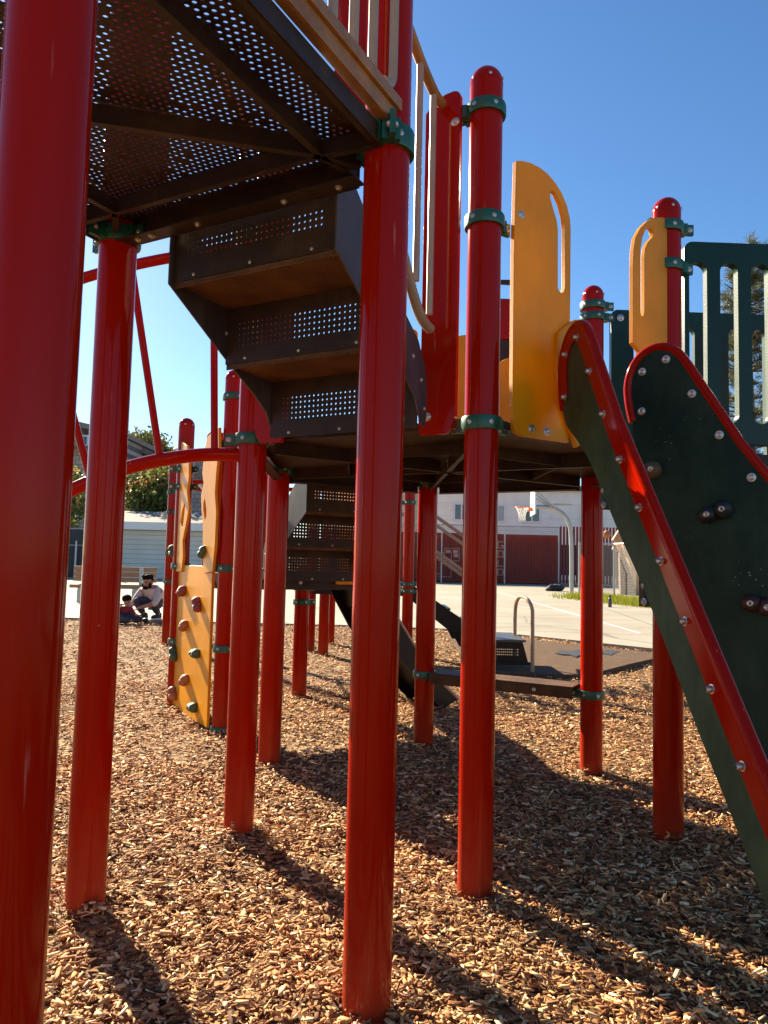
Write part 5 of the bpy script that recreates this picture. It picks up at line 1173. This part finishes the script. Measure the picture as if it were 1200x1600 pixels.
# garage
gY = 34.0; gz0 = court_z(gY); gx0, gx1 = at_Y(150, 860, gY).x, at_Y(330, 860, gY).x
GA = thing('garage', 'low white sided garage with a grey roof behind the bench', 'garage', ((gx0+gx1)/2, gY, gz0))
zr = at_Y(225, 822, gY).z; mb = MB(); mb.aabb(gx0, gx1, gY, gY+6, gz0, zr); mb.build('wall', M['garage'], GA, smooth=0)
mb = MB(); zr2 = at_Y(225, 799, gY+3).z
mb.prism([[(-.4, zr-.02), (-.4, zr+.16), (3, zr2), (6.4, zr+.16), (6.4, zr-.02), (3, zr2-.2)]], ((gx0+gx1)/2, gY, 0), (0, 1, 0), Z, gx1-gx0+.6); mb.build('roof', M['roofing'], GA, smooth=0)
mb = MB(); mb.aabb(gx0-.31, gx1+.31, gY-.44, gY-.405, zr-.18, zr+.17); mb.build('fascia', M['trim'], GA, smooth=0)
# dark fence far left
dY = 33.0; x0, x1 = at_Y(-60, 870, dY).x, at_Y(146, 870, dY).x
DF_ = thing('metal_fence', 'dark screened fence with grey pipe rails left of the garage', 'fence', (x0, dY, court_z(dY))); zt_ = at_Y(120, 826, dY).z
mb = MB(); mb.aabb(x0, x1, dY+.05, dY+.08, court_z(dY), zt_-.05); mb.build('screen', M['darkfence'], DF_, smooth=0)
mb = MB(); mb.tube([(x0, dY, zt_), (x1, dY, zt_)], .03, 8); z2 = at_Y(120, 852, dY).z; mb.tube([(x0, dY, z2), (x1, dY, z2)], .03, 8); mb.build('rail', M['galv'], DF_)
for px_ in (120, 40): p = at_Y(px_, 845, dY); MB().tube([(p.x, dY-.02, court_z(dY)), (p.x, dY-.02, p.z)], .05, 8).build('post', M['galv'], DF_)

# shingled apartment house on the left
hY2 = 52.0
AP = thing('apartment_building', 'grey shingled apartment house with a balcony on the far left', 'building', (at_Y(180, 760, hY2).x, hY2, court_z(hY2)))
xl_, xm, xr2 = at_Y(20, 700, hY2).x, at_Y(196, 700, hY2).x, at_Y(300, 700, hY2).x; zL, zR = at_Y(124, 668, hY2).z, at_Y(205, 700, hY2+4).z
mb = MB(); mb.aabb(xl_, xm, hY2, hY2+10, court_z(hY2), zL-.5); mb.aabb(xm, xr2, hY2+4, hY2+12, court_z(hY2), zR-.5); mb.build('wall', M['shingle'], AP, smooth=0)
mb = MB()
mb.prism([[(xl_-.3, zL+1.0), (xm+.3, zL-.75), (xm+.3, zL-.40), (xl_-.3, zL+1.4)]], (0, hY2+5, 0), (1, 0, 0), Z, 11); 
zq = at_Y(262, 726, hY2+4).z
mb.prism([[(xm-.1, zR-.35), (xr2+.3, zq-1.2), (xr2+.3, zq-.85), (xm-.1, zR+.05)]], (0, hY2+7.8, 0), (1, 0, 0), Z, 8.4); mb.build('roof', M['roofing'], AP, smooth=0)
window(AP, 127, 680, 138, 697, hY2-.02, .1, False); window(AP, 112, 680, 122, 697, hY2-.02, .1, False); window(AP, 214, 733, 226, 745, hY2+3.98, .1, False); window(AP, 249, 727, 258, 748, hY2+3.98, .12, False, M['curtain']); window(AP, 205, 708, 215, 718, hY2+3.98, .1, False)
mb = MB(); za_ = at_Y(130, 699, hY2).z; xba, xbb = at_Y(80, 700, hY2).x, at_Y(142, 700, hY2).x; mb.aabb(xba, xbb, hY2-1.4, hY2, za_-.12, za_); mb.aabb(xba, xbb, hY2-1.4, hY2-1.33, za_, za_+.1); mb.build('balcony', M['roofing'], AP, smooth=0)

# ------------------------------------------------------------------ vegetation
def foliage(clusters, leaf, n_per, flat=.5, seed=1):
    """leaf-sized quads scattered through ellipsoid clusters (cx, cy, cz, rx, ry, rz)"""
    r_ = np.random.default_rng(seed); V_ = []; 
    for c in clusters:
        n = int(n_per*c[3]*c[5]); d = r_.normal(size=(n, 3)); d /= np.linalg.norm(d, axis=1)[:, None]; rad = r_.uniform(.25, 1, n)**.5
        p = np.array(c[:3])+d*np.array(c[3:6])*rad[:, None]*(1+.18*r_.normal(size=n))[:, None]
        a = r_.normal(size=(n, 3)); a /= np.linalg.norm(a, axis=1)[:, None]; b = np.cross(a, r_.normal(size=(n, 3))); b /= np.linalg.norm(b, axis=1)[:, None]
        s = leaf*r_.uniform(.5, 1.3, n)[:, None]; V_.append(np.stack([p-a*s, p+b*s*flat, p+a*s, p-b*s*flat], 1))
    V_ = np.concatenate(V_); n = len(V_); mb = MB(); mb.v = [tuple(q) for q in V_.reshape(-1, 3)]; mb.f = [(4*i, 4*i+1, 4*i+2, 4*i+3) for i in range(n)]; mb.mi = [0]*n
    return mb
def trunk(pts, rs, par, m_=M['bark']): MB().tube(smooth_path(pts, 4) if len(pts) > 2 else pts, [rs[0]+(rs[1]-rs[0])*i/((len(pts)-1)*4 if len(pts) > 2 else 1) for i in range((len(pts)-1)*4+1 if len(pts) > 2 else 2)], 8).build('trunk', m_, par)
def bush(label, px0, px1, ytop, ybot, Y, leafm, flm, seed, dens=26, leaf=.16):
    r_ = random.Random(seed); xa_, xb_ = at_Y(px0, 780, Y).x, at_Y(px1, 780, Y).x; zt2 = at_Y((px0+px1)/2, ytop, Y).z; zb2 = max(court_z(Y), at_Y((px0+px1)/2, ybot, Y).z)
    T = thing('shrub', label, 'shrub', ((xa_+xb_)/2, Y, court_z(Y)), 'flowering shrubs by the garage'); cl = []
    for k in range(26):
        f = r_.random(); g = r_.random(); h = zb2+(zt2-zb2)*(g*(.55+.45*math.sin(math.pi*(.15+.7*f)))); s = r_.uniform(.5, 1.1)
        cl.append((xa_+(xb_-xa_)*f, Y+r_.uniform(-1, 1.2), h, s*1.1, s, s*.8))
    foliage(cl, leaf, dens*9, .5, seed).build('crown', leafm, T, smooth=0)
    cl2 = [(c[0], c[1]-.2, c[2]+.15, c[3], c[4], c[5]) for c in cl if c[2] > zb2+(zt2-zb2)*.45][:9]
    foliage(cl2, leaf*.8, dens*2.2, .6, seed+50).build('blossom', flm, T, smooth=0)
    for k in range(5): x = xa_+(xb_-xa_)*(.1+.2*k); trunk([(x, Y, court_z(Y)), (x+.1, Y, zb2*.5), (x+r_.uniform(-.5, .5), Y, (zb2+zt2)/2)], (.1, .03), T)
bush('broad flowering shrub with orange tips rising behind the garage', 196, 268, 736, 808, 40.5, M['leafbush'], M['leafflower'], 3)
bush('flowering shrub behind the dark screened fence', 60, 146, 722, 850, 37.5, M['leafbush'], M['leafflower'], 8)
tY3 = 66.0
TT = thing('tree', 'round topped olive green tree above the shingled roof', 'tree', (at_Y(225, 720, tY3).x, tY3, court_z(tY3)))
cl = []; r_ = random.Random(5)
for k in range(80):
    px_ = r_.uniform(150, 282); top_y = 684+.011*(px_-212)**2*.75; c = at_Y(px_, r_.uniform(top_y+6, top_y+60), tY3); s = r_.uniform(.7, 1.5); cl.append((c.x, tY3+r_.uniform(-2, 2), c.z, s*1.2, s, s))
foliage(cl, .22, 260, .5, 12).build('crown', M['leaftree'], TT, smooth=0)
c = at_Y(225, 720, tY3)
trunk([(c.x, tY3, court_z(tY3)), (c.x+.3, tY3, 3), (c.x, tY3, 7)], (.4, .2), TT)
for dx in (-3, -1.5, 1.5, 3): trunk([(c.x, tY3, 4.5), (c.x+dx*.5, tY3, 6.5), (c.x+dx, tY3, 8.3)], (.18, .07), TT)

# pines on the right: branches with needle tufts
def pine(label, px_, ytop, Y, hgt_px, width_px, seed):
    r_ = np.random.default_rng(seed); base = at_Y(px_, 800, Y); zt2 = at_Y(px_, ytop, Y).z; zl_ = at_Y(px_, ytop+hgt_px, Y).z; wd_ = width_px/CAM_F*Y
    T = thing('pine_tree', label, 'tree', (base.x, Y, court_z(Y)), 'pine trees behind the green barriers'); trunk([(base.x, Y, court_z(Y)), (base.x+.1, Y, zt2*.5), (base.x, Y, zt2-.3)], (.24, .05), T)
    bm_ = MB(); NV = []; 
    nb = 210
    for k in range(nb):
        f = r_.random()**.8; z0 = zl_+(zt2-zl_)*f; a = r_.uniform(0, 2*math.pi); ln = wd_*(.3+.7*(1-f)**.6)*r_.uniform(.35, 1.05); d = np.array([math.cos(a), math.sin(a), .22])
        p0 = np.array([base.x, Y, z0]); p1 = p0+d*ln
        bm_.tube([tuple(p0), tuple((p0+p1)/2-np.array([0, 0, .05])), tuple(p1)], [.035, .025, .012], 5)
        nt_ = max(3, int(ln/.22))
        for t in range(nt_):
            q = p0+(p1-p0)*(.35+.65*(t+r_.random())/nt_)+r_.normal(0, .10, 3); up_ = d*.6+np.array([0, 0, .6])+r_.normal(0, .35, 3)
            for n_ in range(60):
                v = r_.normal(0, 1, 3)*.75+up_; v /= np.linalg.norm(v); l = r_.uniform(.10, .24); sd = np.cross(v, r_.normal(0, 1, 3)); sd /= np.linalg.norm(sd)
                q2 = q+r_.normal(0, .05, 3); NV.append([q2-sd*.0055, q2+sd*.0055, q2+v*l])
    bm_.build('branch', M['bark'], T)
    mb = MB(); mb.v = [tuple(x) for tri in NV for x in tri]; mb.f = [(3*i, 3*i+1, 3*i+2) for i in range(len(NV))]; mb.mi = [0]*len(NV); mb.build('crown', M['needle'], T, smooth=0)
pine('pine tree with long olive needles showing between the green slats', 1168, 388, 21, 420, 88, 3)
pine('tall pine tree at the right edge above the green barrier', 1268, 366, 23, 480, 120, 4)
# grass strip
mb = MB(); r_ = np.random.default_rng(9)
a0, b0, c0 = at_z(935, 929, .18), at_z(1018, 945, .14), at_z(1070, 950, .13)
pa, pb = v2(at_Y(905, 930, 25).x, 24.4), v2(at_Y(1060, 945, 19.6).x, 19.6)
for k in range(5200):
    f = r_.random(); c = pa.lerp(pb, f)+v2(r_.normal(0, .35)-.1, r_.normal(0, .42)); z_ = court_z(c.y); h = r_.uniform(.06, .26); d = r_.normal(0, .06, 2); w_ = .014
    mb.add([(c.x-w_, c.y, z_), (c.x+w_, c.y, z_), (c.x+d[0], c.y+d[1], z_+h)], [(0, 1, 2)])
tag(mb.build('grass', M['grass'], smooth=0, kind='stuff'), 'strip of yellow green grass along the chain link fence', 'grass')
